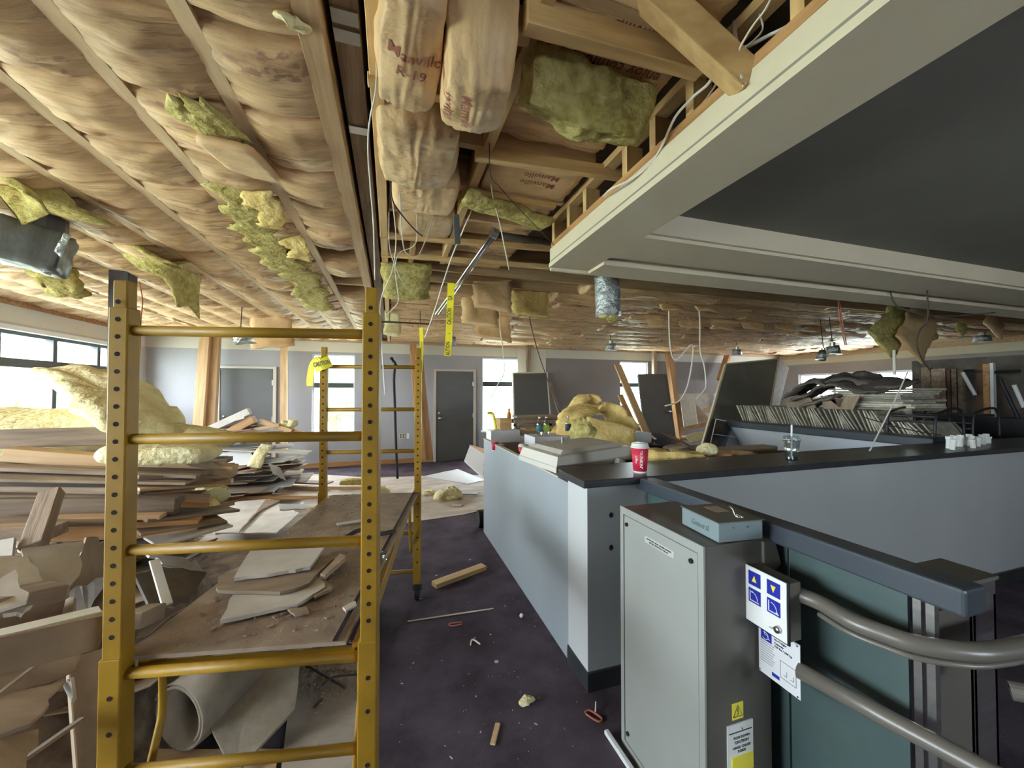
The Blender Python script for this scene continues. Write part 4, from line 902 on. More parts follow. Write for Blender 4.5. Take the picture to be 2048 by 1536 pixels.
tri_sheet([(-40,1400,1.45),(130,1360,1.5),(60,1450,1.35),(-40,1480,1.3)], .01, 'dry_p', 'torn brown paper panel at the lower left edge', seed=13)
tri_sheet([(-30,1490,1.3),(66,1468,1.4),(48,1540,1.3),(-30,1560,1.25)], .01, 'dry_p', 'folded tan scrap in the bottom left corner', seed=14)
board('lath', at(-10, 1560, Y=1.3), at(165, 1437, Y=1.55), .02, .01, W['wood_g'], 'thin dark lath slanting up from the bottom left corner', 'lumber')
board('lath', at(-10, 1395, Y=1.35), at(80, 1325, Y=1.5), .015, .01, W['wood_g'], 'thin lath slanting over the dim brown panel', 'lumber')
tri_sheet([(128,1375,1.5),(140,1355,1.5),(148,1400,1.45),(140,1405,1.45)], .008, 'dry', 'small hanging pale scrap beside the narrow brown panel', seed=15)
# random fillers: planks end-on in the face of the pile and panels on the slope
rf = random.Random(21)
lv_n = ['bottom', 'lower', 'middle', 'upper', 'top']
for i in range(95):
    z = .04 + 1.05*(i/95); yf = 1.5 + 1.5*(z/1.05)**1.2
    y = yf + rf.uniform(.05, .9); xr = -1.2 - (.12 if z < .35 else 0) - rf.uniform(0, .3) - .25*(z/1.05 if y < 2.2 else 0); L_ = rf.uniform(1.2, 2.4)
    yaw = rf.uniform(-.22, .22); a = Vector((xr, y, z)); b = a - Vector((math.cos(yaw)*L_, math.sin(yaw)*L_, rf.uniform(-.07, .07)))
    if b.x < -4.35: b.x = -4.35
    kind = rf.choice(['wood_g', 'wood', 'wood_g', 'wood_o', 'dry_p'])
    adj = {'wood_g': 'weathered grey-brown board', 'wood': 'pale sawn board', 'wood_o': 'orange-brown board', 'dry_p': 'brown drywall strip'}[kind]; lev = lv_n[min(4, int(z/1.1*5))]
    w, t = rf.choice([(.09, .038), (.14, .02), (.09, .038), (.2, .014), (.3, .012)])
    board('lumber_board' if kind != 'dry_p' else 'drywall_strip', a, b, w, t, W[kind], f'{adj} in the {lev} layers of the big debris pile', 'lumber' if kind != 'dry_p' else 'drywall', f'{adj}s, {lev} layers of the big pile', roll=rf.uniform(-.15, .15), bevel=0)
for i in range(60):
    y = rf.uniform(1.35, 3.4); x = rf.uniform(-3.4, -1.15 if y > 2.6 else -1.42); h = max(.05, hm(x, y))
    k_ = rf.choice(['dry', 'dry_p', 'dry_p', 'dry_p', 'coat']); nm = {'dry': 'pale drywall shard', 'dry_p': 'brown-backed drywall shard', 'coat': 'dark torn sheet'}[k_]; side = 'front slope' if y < 2.4 else 'top'
    sheet('drywall_shard' if k_ != 'coat' else 'dark_sheet', (x, y, h*.93+.03), rf.uniform(.25, .6), rf.uniform(.15, .4), .013, (rf.uniform(15, 50) if y < 2.6 else rf.uniform(-12, 12), rf.uniform(-15, 15), rf.uniform(-30, 30)), W[k_], f'{nm} on the {side} of the big debris pile', 'drywall' if k_ != 'coat' else 'sheet', i+100, f'{nm}s on the {side} of the big pile', bend=rf.uniform(-.2, .3))
for i in range(16):
    x = rf.uniform(-1.45, -1.15); z = .3+.75*i/16; y = 1.9 + z*.9 + rf.uniform(-.1, .3)
    sheet('paper_scrap', (x, y, z), rf.uniform(.3, .5), rf.uniform(.15, .3), .006, (rf.uniform(-10, 30), rf.uniform(-25, 15), rf.uniform(-40, 40)), W['dry_p'], 'frayed paper scrap on the right flank of the big debris pile', 'paper', i+300, 'frayed scraps on the flank of the big pile', bend=.6, jag=.14)
# fibreglass on top of the big pile
lump('insulation_slab', at(60, 878, Y=2.9)+Vector((-.35,.2,.03)), (1.9, .55, .22), (8, 0, 4), W['glass_p'], 'thick pale fibreglass slab lying on the pile top at the left edge', seed=41, amp=.18, freq=2.5, box=.7, res=30)
V = [at(55,742,Y=3.15), at(100,735,Y=3.3), at(180,733,Y=3.3), at(262,757,Y=3.25), at(320,775,Y=3.2), at(352,822,Y=3.1), at(350,850,Y=3.0), at(390,880,Y=2.9), at(250,888,Y=2.75), at(215,868,Y=2.7), at(150,820,Y=2.8), at(100,775,Y=3.0)]
c_ = sum(V, Vector())/len(V); nr = Vector((.25, -.88, .45)).normalized(); x_ = Vector((1, .28, 0)).normalized(); y_ = nr.cross(x_)
V2 = []
for i in range(len(V)):
    a, b = V[i], V[(i+1) % len(V)]
    for k in range(4): q = a.lerp(b, k/4); V2.append(q + Vector((0,0,1))*noise.noise(q*9)*.035 + x_*noise.noise(q*11+Vector((3,3,3)))*.03)
mb = MB(); n_ = len(V2); rings = []
def bulge(q, s, side):
    base = c_ + (q-c_)*s; th = .13*(1 - s**4)+.015
    return base + nr*(th if side else -th) + nr*(.03*noise.noise(base*5 + Vector((side,0,0)))) + nr*.008*noise.noise(base*26)
for side in (0, 1):
    for s in (1, .93, .8, .6, .4, .2): rings += [bulge(q, s, side) for q in V2]
    rings.append(bulge(c_, 0, side))
fs = []; K = 6*n_+1
for side in (0, 1):
    for q in range(5):
        for i in range(n_): 
            f_ = (side*K+q*n_+i, side*K+q*n_+(i+1) % n_, side*K+(q+1)*n_+(i+1) % n_, side*K+(q+1)*n_+i); fs.append(f_ if side else f_[::-1])
    for i in range(n_): f_ = (side*K+5*n_+i, side*K+5*n_+(i+1) % n_, side*K+6*n_); fs.append(f_ if side else f_[::-1])
fs += [(i, (i+1) % n_, K+(i+1) % n_, K+i) for i in range(n_)]
mb.add(rings, fs); tag(mb.build('insulation_slab', W['glass_p'], smooth=True), 'huge ragged fibreglass slab standing up with a pointed left corner on the pile top', 'insulation')
lump('insulation_slab', at(395, 868, Y=3.0), (.45, .3, .1), (0, 14, 10), W['glass_p'], 'thin fibreglass tail right of the huge slab above the second rung', seed=43, amp=.2, freq=5, box=.5)
lump('insulation_slab', at(330, 905, Y=2.7), (.55, .3, .10), (0, 3, 0), W['glass_p'], 'flattened pale fibreglass under the second rung', seed=44, amp=.2, freq=5, box=.6)
tri_sheet([(395,905,2.7),(452,942,2.7),(380,930,2.65),(330,905,2.7)], .012, 'dry_p', 'brown pointed panel jutting right under the second rung', seed=31)
tri_sheet([(315,920,2.7),(352,915,2.8),(345,932,2.7),(318,934,2.7)], .01, 'dry', 'small white scrap glinting under the second rung', seed=33)
lump('insulation_tuft', at(430, 985, Y=3.0), (.22, .14, .1), (0, 0, 0), W['glass_p'], 'fluffy fibreglass tuft at the right tip of the big pile', seed=45, amp=.5, freq=9, box=.2)
lump('insulation_tuft', at(375, 1015, Y=2.75), (.3, .2, .12), (0, 0, 0), W['glass_o'], 'brown fibreglass lump in the right flank of the big pile', seed=46, amp=.4, freq=8, box=.3)

# ================================================================ CARPET ROLL AND FLOOR UNDER THE SCAFFOLD
c0, c1 = at(356, 1446, Z=.15), at(560, 1290, Z=.15); ax = (c1-c0).normalized(); sd = Vector((-ax.y, ax.x, 0)); mb = MB(); vs = []; fs = []; NA, NL = 40, 8; Lr = 1.3
for i in range(NA+1):
    a = R(-40 + 560*i/NA); rr_ = .128 + .026*i/NA
    for j in range(NL+1): p = c0 + ax*(Lr*j/NL); vs.append(p + (sd*-math.cos(a) + Z*math.sin(a))*rr_ + Z*.02)
flap = [vs[NA*(NL+1)+j] for j in range(NL+1)]
for i in range(NA): fs += [(i*(NL+1)+j, i*(NL+1)+j+1, (i+1)*(NL+1)+j+1, (i+1)*(NL+1)+j) for j in range(NL)]
mb.add(vs, fs); o = mb.build('carpet_roll', W['concrete'], smooth=True); s_ = o.modifiers.new('solid', 'SOLIDIFY'); s_.thickness = .01
MB().tube([c0 + ax*.14 + Z*.02, c0 + ax*.15 + Z*.02], .127, 24).build('roll_shade_disc', W['dark'], o)  # black disc inside the mouth paints in the shade of the hollow roll
tag(o, 'grey-brown rolled carpet with a dark hollow end under the scaffold', 'carpet roll')
px_sheet([(350,1370),(470,1300),(605,1300),(590,1400),(470,1490)], .16, .012, 'concrete', 'loose grey flap of carpet backing bending over the roll', cat='carpet', name='carpet_flap', seed=4, jag=.003, dz=[.11,.12,.06,-.05,-.13])
px_sheet([(590,1300),(735,1290),(735,1536),(560,1560)], .003, .006, 'ply', 'dusty plywood sheet on the floor under the scaffold', cat='plywood', name='plywood_sheet', seed=6, jag=.002)
px_sheet([(300,1500),(560,1500),(540,1600),(250,1620)], .003, .006, 'wood', 'scuffed wooden sheet on the floor below the carpet roll', cat='plywood', name='plywood_sheet', seed=7, jag=.002)
cable([at(600,1325,Z=.02), at(650,1352,Z=.02), at(690,1376,Z=.02)], .006, W['cabled'], 'thin dark rod lying among rubble under the platform', name='rod', cat='rod')
cable([at(645,1370,Z=.03), at(665,1355,Z=.035), at(700,1350,Z=.03), at(730,1350,Z=.02)], .006, W['cabled'], 'bent dark rod crossing the thin one under the platform', name='rod', cat='rod')
cable([at(628,1415,Z=.015), at(645,1398,Z=.015)], .006, W['cabled'], 'short dark stick on the plywood near the right post', name='rod', cat='rod')
o = MB(); rr = random.Random(9)
for i in range(900):
    u_, v_ = rr.uniform(560, 730), rr.gauss(1335, 35); v_ = max(1285, v_); p = at(u_, v_, Z=.01); q = rr.uniform(.002, .008)
    o.bar(p, p + Vector((rr.uniform(-1,1), rr.uniform(-1,1), rr.uniform(0, .5))).normalized()*q*2, q, q*.5)
tag(o.build('floor_rubble', W['dry_p']), 'fine rubble and splinters under the right side of the platform', 'debris', kind='stuff')

# ================================================================ AISLE FLOOR
def lay(pts, t, m, label, cat, name, seed=1, jag=0.0005, z=.001, group=None): return px_sheet(pts, z, t, m, label, cat, name, seed, jag, group)
a, b = at(868, 1170, Z=.02), at(968, 1133, Z=.02)
board('lumber_offcut', a, b, .085, .038, W['wood_y'], 'short yellow lumber offcut lying on the dark carpet aisle', 'lumber')
board('metal_strip', at(815, 1243, Z=.004), at(987, 1217, Z=.004), .02, .004, W['steel'], 'shiny flat metal strip lying across the carpet aisle', 'metal strip')
board('wood_scrap', at(985, 1490, Z=.006), at(996, 1446, Z=.006), .025, .008, W['wood'], 'small tan wood scrap on the carpet in the foreground', 'lumber')
board('metal_channel', at(1212, 1462, Z=.012), at(1290, 1580, Z=.012), .022, .02, W['framew'], 'white metal channel lying beside the lift tower foot', 'metal strip')
def clip(pts, m, label):
    return cable([at(x, y, Z=.006) for x, y in pts], .005, W[m], label, name='plastic_clip', cat='clip', group=None, n=6)
clip([(925,1244),(905,1246),(898,1249),(905,1252),(925,1248)], 'cabler', 'pink plastic clip just below the metal strip on the carpet')
clip([(1170,1425),(1180,1421),(1203,1436),(1200,1443),(1190,1440),(1172,1428)], 'cabler', 'red plastic clip on the carpet left of the lift tower')
cable([at(1191,1423,Z=.01), at(1192,1404,Z=.02)], .004, W['cable'], 'white nail-like pin standing beside the red clip', name='pin', cat='pin')
clip([(941,1290),(945,1279),(960,1288)], 'cable', 'bent white wire bit on the carpet mid aisle')
lump('insulation_tuft', at(1054, 1402, Z=.02), (.085, .04, .035), (0, 0, 15), W['glass_p'], 'pale fibreglass tuft in the aisle foreground', seed=50, amp=.5, freq=25, box=.2)
lump('insulation_tuft', at(897, 988, Z=.07), (.34, .24, .2), (0, 0, 0), W['glass_p'], 'big pale fibreglass clump on the carpet beyond the scaffold', seed=51, amp=.55, freq=7, box=.2)
lump('insulation_tuft', at(858, 984, Z=.04), (.2, .14, .08), (0, 0, 0), W['glass_p'], 'flat fibreglass scrap left of the big clump', seed=52, amp=.5, freq=9, box=.2)
lump('insulation_tuft', at(768, 983, Z=.06), (.2, .15, .13), (0, 0, 0), W['glass_p'], 'round fibreglass clump behind the platform far edge', seed=53, amp=.5, freq=9, box=.2)
lump('insulation_tuft', at(705, 965, Z=.08), (.42, .16, .14), (0, 0, -4), W['glass_y'], 'long yellow fibreglass roll on the floor behind the scaffold', seed=54, amp=.2, freq=7, box=.5)
lump('paper_ball', at(1043, 1231, Z=.012), (.03, .03, .028), (0, 0, 0), W['white'], 'small round white knob on the carpet near the partition', 'debris', seed=55, amp=.15, freq=30, box=0, res=10)
lump('plaster_disc', at(993, 1323, Z=.004), (.028, .026, .005), (0, 0, 0), W['dry'], 'flat round white token on the carpet mid aisle', 'debris', seed=56, amp=.1, freq=30, box=0, res=8)
chips = []
mbx = MB(); mbx.add([(-.5,-.5,0),(.5,-.4,0),(.6,.4,0),(-.3,.5,0),(-.4,-.4,.4),(.4,-.3,.5),(.5,.3,.35),(-.3,.4,.45)], [(0,3,2,1),(4,5,6,7),(0,1,5,4),(1,2,6,5),(2,3,7,6),(3,0,4,7)])
cme = mbx.mesh('plaster_chip', W['dry'])
rc = random.Random(12)
for i in range(70):
    while True:
        u_, v_ = rc.uniform(790, 1230), rc.uniform(1010, 1530)
        p = at(u_, v_, Z=.0005)
        if p.x < .99 and p.y > .9 and p.x > -.2: break
    s_ = rc.choice([.002, .003, .003, .004, .007]) * (1 if v_ > 1200 else 1.5)
    o = bpy.data.objects.new('plaster_chip', cme); col.objects.link(o); o.location = p; o.scale = (s_*rc.uniform(1, 3), s_, s_*.6); o.rotation_euler = (0, 0, rc.uniform(0, 6))
    tag(o, 'tiny white plaster chip scattered on the dark carpet aisle', 'debris', 'plaster chips on the carpet aisle')
for i, q in enumerate([[(1160,1222),(1005,1232)], ]): pass
# wheel of something behind the partition end
kt = thing('floor_fan', 'black round wheel-like base poking out beside the partition foot', 'fan', tuple(at(962, 1057, Z=0)))
c = at(961, 1040, Z=.1)
MB().tube([c + Vector((-.02,.06,0)), c + Vector((.06,.06,0))], .10, 20).build('fan_drum', W['rubber'], kt, bevel=.004)

# ================================================================ BEYOND THE SCAFFOLD: second pile, floor lumber, posts
for i, (a, b, w, t, m, l) in enumerate([
    ((440, 995), (705, 992), .11, .05, 'wood_o', 'long fir beam on the floor behind the platform, nearest of the row'),
    ((530, 975), (735, 975), .09, .05, 'wood', 'long fir stud on the floor, second row behind the platform'),
    ((450, 972), (560, 982), .09, .04, 'wood', 'pinkish stud meeting the long studs behind the platform'),
    ((560, 962), (660, 966), .2, .02, 'wood_g', 'short flat plank lying behind the long studs'),
    ((700, 975), (770, 974), .08, .03, 'wood_o', 'reddish stud end on the floor right of the far left post')]):
    z = .12 if i == 0 else .10
    board('floor_stud', at(*a, Z=z), at(*b, Z=z), w, t, W[m], l, 'lumber')
px_sheet([(425,1040),(470,1005),(540,1000),(598,1028),(552,1068),(430,1068)], .15, .013, 'dry', 'two-tone pinkish white drywall sheet lying behind the platform', seed=50, jag=.01)
px_sheet([(508,1030),(560,1003),(532,1000),(478,1066)], .17, .013, 'dry_p', 'creased narrow drywall piece across the pinkish sheet', seed=51)
tri_sheet([(555,1010,4.8),(612,1006,4.9),(612,1018,4.8),(560,1018,4.7)], .013, 'carton', 'white plank scrap at the platform far left corner', seed=52)
r2 = random.Random(33)
for i in range(55):
    z = .03 + 1.02*i/55; y = 6.5 + r2.uniform(-.15, .5) ; half = 1.0 - .25*(z if z > .5 else 0); cx = -2.35 + r2.uniform(-.3, .25)
    a = Vector((cx - half*r2.uniform(.6, 1), y, z)); b = Vector((cx + half*r2.uniform(.6, 1.05), y + r2.uniform(-.3, .3), z + r2.uniform(-.08, .14)))
    k_ = r2.choice(['dry', 'dry_p', 'wood_g', 'dry', 'carton']); adj = {'dry': 'pale drywall strip', 'dry_p': 'brown drywall strip', 'wood_g': 'grey-brown board', 'carton': 'white panel strip'}[k_]; lev = lv_n[min(4, int(z/1.06*5))]
    board('drywall_strip' if k_ != 'wood_g' else 'lumber_board', a, b, r2.uniform(.2, .5), .014, W[k_], f'{adj} in the {lev} layers of the second pile', 'drywall' if k_ != 'wood_g' else 'lumber', f'{adj}s, {lev} layers of the second pile', roll=r2.uniform(-.12, .12), bevel=0)
top = [((400, 868), (500, 822), .10, .09, 'dry', 'pale broken beam rising to the peak of the second pile'), ((430, 880), (510, 838), .12, .1, 'wood_o', 'orange stud under the rising beam on the second pile'),
       ((460, 868), (560, 850), .09, .04, 'wood', 'tan stud lying across the peak of the second pile'), ((520, 842), (585, 862), .09, .06, 'wood', 'bundle-like studs sloping right on the second pile'),
       ((440, 850), (492, 835), .1, .02, 'dry', 'white flaky plank near the peak of the second pile'), ((540, 850), (612, 868), .06, .05, 'wood_o', 'orange lath sloping to the right tip of the second pile'),
       ((470, 905), (520, 935), .12, .1, 'wood_o', 'stub-ended orange stud poking forward from the second pile'), ((455, 935), (500, 925), .12, .1, 'wood', 'short tan stub in the middle face of the second pile'),
       ((400, 895), (620, 905), .3, .02, 'dry', 'broad white sheet edge across the second pile'), ((420, 955), (520, 935), .1, .02, 'dry_p', 'brown splinter at the foot of the second pile')]
for (a, b, w, t, m, l) in top: board('lumber_board' if m != 'dry' else 'painted_board', at(*a, Y=6.35), at(*b, Y=6.3), w, t, W[m], l, 'lumber')
lump('insulation_tuft', at(578, 848, Y=6.4), (.2, .14, .14), (0,0,0), W['glass_p'], 'pale fibreglass puff at the right top of the second pile', seed=60, amp=.4, freq=9, box=.2)
blanket('insulation_slab', [at(535, 890, Y=6.3), at(520, 910, Y=6.15), at(508, 935, Y=6.05)], .16, .06, W['glass_p'], 'folded yellow fibreglass strip hanging on the face of the second pile', wdir=(1, 0, 0), seed=61)
tri_sheet([(420,905,6.2),(500,900,6.3),(510,925,6.1),(440,935,6.1)], .012, 'carton', 'bluish white panel in the face of the second pile', seed=62)
tri_sheet([(535,925,6.0),(560,935,6.0),(572,962,5.95),(545,945,6.0)], .01, 'coat', 'curled grey sheet at the right of the second pile', seed=63, name='dark_sheet', cat='sheet')
for i in range(26):
    x = r2.uniform(-3.6, 1.2); y = r2.uniform(5.2, 7.6)
    sheet('floor_scrap', (x, y, .007), r2.uniform(.08, .35), r2.uniform(.04, .18), .01, (0, 0, r2.uniform(0, 180)), W[r2.choice(['dry', 'dry', 'carton'])], 'small pale drywall scrap flat on the dusty floor beyond the scaffold', 'drywall', 400+i, 'drywall scraps on the dusty floor')
tri_sheet([(848,952,6.0),(915,938,6.9),(970,960,6.2),(935,968,5.8)], .012, 'carton', 'white rectangular panel on the floor before the partition end', seed=70)
tri_sheet([(940,892,6.9),(968,906,6.5),(968,958,5.9),(928,920,6.5)], .02, 'carton', 'bluish white tray-like panel leaning at the far foot of the partition', name='metal_tray', seed=71)
tri_sheet([(938,889,6.95),(968,897,6.6),(968,908,6.5),(942,894,6.85)], .02, 'wood', 'tan strip above the bluish tray-like panel', name='wood_strip', seed=72)
# leaning posts against the back wall
P_ = lambda x, y, Yd: at(x, y, Y=Yd)
for (a, b, w, t, m, l) in [((412, 672, 8.6), (395, 905, 8.3), .16, .14, 'wood', 'left of two tall pale studs standing left of the grey door panel'), ((432, 672, 8.7), (420, 905, 8.4), .14, .12, 'wood', 'right of two tall pale studs, touching the grey door panel'),
        ((568, 670, 8.8), (568, 905, 8.6), .11, .09, 'wood', 'single tall stud between the grey door panel and the back window'), ((826, 690, 8.7), (842, 920, 8.3), .14, .12, 'wood_o', 'tall orange stud left of the dark back door'),
        ((836, 700, 8.85), (858, 920, 8.4), .14, .12, 'wood_o', 'second tall orange stud leaning beside the dark back door'), ((1057, 690, 9.0), (1056, 760, 9.0), .12, .06, 'wood_g', 'grey-brown stud above the leaning dark door'),
        ((1337, 703, 8.95), (1366, 915, 8.6), .17, .14, 'wood_o', 'thick orange post leaning right of the far dark door'), ((1308, 700, 8.95), (1309, 750, 8.95), .1, .1, 'wood_g', 'thin grey stud above the far dark door'),
        ((1235, 730, 7.2), (1318, 925, 5.9), .16, .04, 'wood', 'long plank leaning diagonally across the rightmost back window'), ((1240, 790, 6.9), (1305, 930, 6.0), .12, .04, 'wood_o', 'shorter brown plank leaning beside the diagonal one'),
        ((1455, 712, 8.9), (1440, 760, 8.8), .16, .1, 'wood_o', 'tan stud behind the big leaning panel'), ((1100, 765, 8.8), (1120, 830, 8.3), .06, .04, 'wood_g', 'thin lath leaning right of the brown leaning door'),
        ((1410, 820, 6.6), (1440, 823, 6.2), .09, .09, 'wood', 'short stud stub sticking out left of the big leaning panel')]:
    board('leaning_stud', P_(*a), P_(*b), w, t, W[m], l, 'lumber')
tag(MB().box(-2.50, -2.35, 4.50, 4.64, 0.0, 2.76).build('steel_column', mat('dark_steel', (.045,.035,.035), .5), bevel=.006), 'dark steel column hidden behind the left scaffold post', 'column')
# wall outlet left of the door
ot = thing('wall_outlet', 'double grey outlet box on the back wall left of the dark door', 'outlet', tuple(at(805, 872, Y=BY-.002)))
p = at(804, 872, Y=BY); MB().box(p.x-.07, p.x+.07, BY-.012, BY-.001, p.z-.06, p.z+.06).build('cover_plate', W['trimw'], ot); MB().box(p.x+.1, p.x+.16, BY-.012, BY-.001, p.z-.06, p.z+.06).build('blank_plate', W['framew'], ot)
for dx in (-.03, .03):
    for dz in (-.025, .025): MB().box(p.x+dx-.017, p.x+dx+.017, BY-.014, BY-.012, p.z+dz-.015, p.z+dz+.015).build('socket', W['ink'], ot)

# leaning doors and panels on the right
def slab(corners, t, m, label, name='loose_door', edge='amber', cat='door', knob=None, mark=None):
    V = [at(x, y, Y=Yd) for x, y, Yd in corners]; nrm = (V[1]-V[0]).cross(V[3]-V[0]).normalized()
    if nrm.y > 0: nrm = -nrm
    V[2] = V[2] - nrm*(V[2]-V[0]).dot(nrm)
    root = thing(name, label, cat, tuple((V[2]+V[3])/2))
    MB().prism(V, -nrm*t).build('door_leaf' if cat == 'door' else 'panel_face', W[m], root)
    fr = MB()
    for i in range(4): fr.bar(V[i]-nrm*t*.5, V[(i+1) % 4]-nrm*t*.5, .03, t*1.25, up=tuple(nrm))
    fr.build('edge_frame', W[edge], root)
    if knob:
        k0 = at(knob[0], knob[1], Y=V[0].y) ; q = V[0]; k0 = Vector((0,0,EYE)); a_ = at(knob[0], knob[1], d=1)-k0; tt = (q-k0).dot(nrm)/a_.dot(nrm); k0 = k0 + a_*tt
        kk = MB(); kk.tube([k0, k0+nrm*.06], .025, 10); kk.tube([k0+nrm*.05, k0+nrm*.05+(V[0]-V[1]).normalized()*.11], .012, 8); kk.build('door_handle', W['steel'], root, smooth=True)
    return root
slab([(1026,746,8.9),(1094,745,8.9),(1106,925,8.05),(1031,925,8.05)], .045, 'door', 'brown-black door leaning against the back wall behind the worktop', edge='trimw')
slab([(1277,749,8.6),(1332,749,8.6),(1352,892,7.8),(1295,892,7.8)], .045, 'door', 'black door with chrome handle leaning near the rightmost back window', edge='door', knob=(1338, 824))
W['doorl'] = mat('charcoal_panel_sheen', (.17,.175,.155), .5, c2=(.13,.135,.12), scale=(2, 2, 2))  # reflected sheen on the charcoal panel put into a lighter base colour
slab([(1452,728,5.9),(1557,718,5.9),(1515,905,5.1),(1405,895,5.1)], .05, 'doorl', 'large charcoal door panel with cream edge leaning at a steep tilt', knob=None)
bpy.data.objects['loose_door.002']
MB().prism([at(1560,716,Y=5.9), at(1578,735,Y=6.3), at(1536,905,Y=5.4), at(1518,905,Y=5.1)], (0, .02, 0)).build('edge_board', W['wood_g'], bpy.data.objects['loose_door.002'])
g = thing('glass_case', 'low glass-fronted black case leaning at the foot of the charcoal panel', 'case', tuple(at(1470, 900, Y=4.5)))
Vg = [at(1432,838,Y=4.7), at(1545,862,Y=4.7), at(1515,905,Y=4.4), at(1418,900,Y=4.4)]
MB().prism([v_ + Vector((0,.03,0)) for v_ in Vg], (0, .02, 0)).build('case_back', W['black'], g)
fr = MB(); [fr.bar(Vg[i], Vg[(i+1) % 4], .012, .012) for i in range(4)]; fr.bar(Vg[0].lerp(Vg[3], .5), Vg[1].lerp(Vg[2], .5), .008, .008); fr.build('case_frame', W['carton'], g)
MB().prism(Vg, (0, .004, 0)).build('case_glass', W['clear'], g)
MB().bar(at(1492,868,Y=4.68), at(1512,873,Y=4.68), .02, .02).build('case_sticker', W['white'], g)
# pale boards against the back wall (drywall remnants)
for i, (pts, m, l) in enumerate([
    ([(1358,787,8.8),(1418,787,8.8),(1430,850,8.3),(1368,858,8.3)], 'dry', 'pale square drywall sheet leaning right of the leaning orange post'),
    ([(1428,787,8.7),(1445,786,8.7),(1440,845,8.3),(1432,845,8.3)], 'dry', 'narrow drywall sheet squeezed beside the charcoal panel'),
    ([(1390,805,8.2),(1425,845,8.0),(1395,850,8.0)], 'dry_p', 'triangular brown offcut leaning on the pale square sheet'),
    ([(1362,855,7.8),(1440,838,7.6),(1440,846,7.6),(1362,864,7.8)], 'wood', 'slanting strip in front of the pale square sheet'),
    ([(1370,870,7.2),(1405,862,7.2),(1415,875,7.0),(1380,885,7.0)], 'glass_p', 'crumpled pale scrap below the slanting strip'),
    ([(1190,803,8.8),(1214,803,8.8),(1218,830,8.5),(1192,830,8.5)], 'dry', 'small framed panel leaning behind the amber fibreglass heap')]):
    tri_sheet(pts, .013, m, l, seed=80+i, name='leaning_sheet')
for i in range(22):
    sheet('debris_sheet', (r2.uniform(5.2, 7.6), r2.uniform(6.2, 7.8), .05+.025*i), r2.uniform(.3, .9), r2.uniform(.2, .5), .014, (r2.uniform(-20, 20), r2.uniform(-20, 20), r2.uniform(0, 180)), W[r2.choice(['dry_p', 'wood', 'dry_p', 'brown'])], 'broken sheet in the low far heap left of the charcoal panel', 'debris', 500+i, 'broken sheets in the low far heap')

# ================================================================ THINGS ON THE WORKTOPS
# bevelled grey appliance lid
Q = [at(1108,943,Z=1.09), at(1262,903,Z=1.09), at(1235,874,Z=1.09), at(1040,914,Z=1.09)]
q0 = Vector((1.02, 2.30, 1.09)); q1 = Vector((1.83, 2.62, 1.09)); q3 = Vector((.95, 2.86, 1.09)); q2 = q1 + (q3-q0)
ap = thing('appliance_hood', 'pale grey metal appliance hood with sloping sides and raised centre lying on the worktop', 'appliance', tuple((q0+q2)/2))
def fr_(s, z, off=Vector((0,0,0))): c__ = (q0+q2)/2; return [c__ + (q-c__)*s + Vector((0,0,z)) + off for q in (q0, q1, q2, q3)]
layers = [fr_(1.0, 0), fr_(1.0, .035), fr_(.985, .038), fr_(.93, .10), fr_(.80, .105), fr_(.72, .128), fr_(.70, .128)]
mb = MB(); vs = [v_ for l in layers for v_ in l]; fs = [(i*4+k, i*4+(k+1) % 4, (i+1)*4+(k+1) % 4, (i+1)*4+k) for i in range(6) for k in range(4)] + [(3,2,1,0), (24,25,26,27)]
mb.add(vs, fs); mb.build('hood_shell', mat('hood_grey', (.56,.54,.49), .4, spec=.5), ap, bevel=.004)
c = (q0+q2)/2 + Vector((-.12, .0, .128)); hk = MB(); hk.tube([c + Vector((0,0,0)), c + Vector((0,0,.05))], .012, 8); hk.tube([c + Vector((.035,0,0)), c + Vector((.035,0,.05)), c + Vector((.03,-.02,.055))], .008, 8); hk.build('lifting_lug', W['steel'], ap)
mb = MB(); mb.prism([q0+Vector((.09,-.0,-.14)), q1+Vector((0,-.0,-.14)), q2+Vector((-.02,0,-.14)), q3+Vector((.12,0,-.14))], (0,0,.135)); mb.build('hood_base', W['black'], ap)
lump('white_cap', at(1240, 925, Y=2.5), (.07, .05, .05), (0, 20, 0), W['white'], 'chunky white plastic cap between the hood and the red cup', 'cap', seed=1, amp=.02, box=.7, res=12)

def cup(px, py, zb, h, r, label, txt=True, Yd=2.0, lid=True):
    p = at(px, py, Y=Yd); p.z = zb
    t = thing('paper_cup', label, 'cup', tuple(p))
    x, y, z = p
    c = MB().lathe([(r*.72, z+.0005), (r*.75, z+.012)], (x, y, 0), 24); c.build('cup_base', W['white'], t, smooth=True)
    MB().lathe([(r*.75, z+.012), (r*.98, z+h*.84)], (x, y, 0), 24).build('cup_sleeve', W['red'], t, smooth=True)
    if lid: MB().lathe([(r*1.06, z+h*.84), (r*1.06, z+h*.87), (r*.98, z+h*.875), (r*.93, z+h*.97), (r*.8, z+h)], (x, y, 0), 24).build('cup_lid', W['white'], t, smooth=True)
    if txt:
        nrm = Vector((-.62, -.78, 0)).normalized()  # towards the viewer
        for s, off, m, sc in [("DUNKIN'", .010, 'white', .225), ('coffee', -.020, 'white', .17)]:
            side = Vector((-nrm.y, nrm.x, 0)); 
            d_ = (nrm + side*off/r*1.0).normalized()
            text(s, h*sc*.62, basis(Vector((x, y, z+h*.47)) + d_*(r*.90), (0, 0, -1), side), W[m], t, ext=.0025)
    return t
cup(1280, 938, 1.1405, .176, .051, 'red and white takeaway coffee cup with lid on the black ledge', Yd=1.96)
cup(990, 887, 1.0, .11, .04, 'small red cup at the partition far corner', txt=False, Yd=3.9, lid=False)
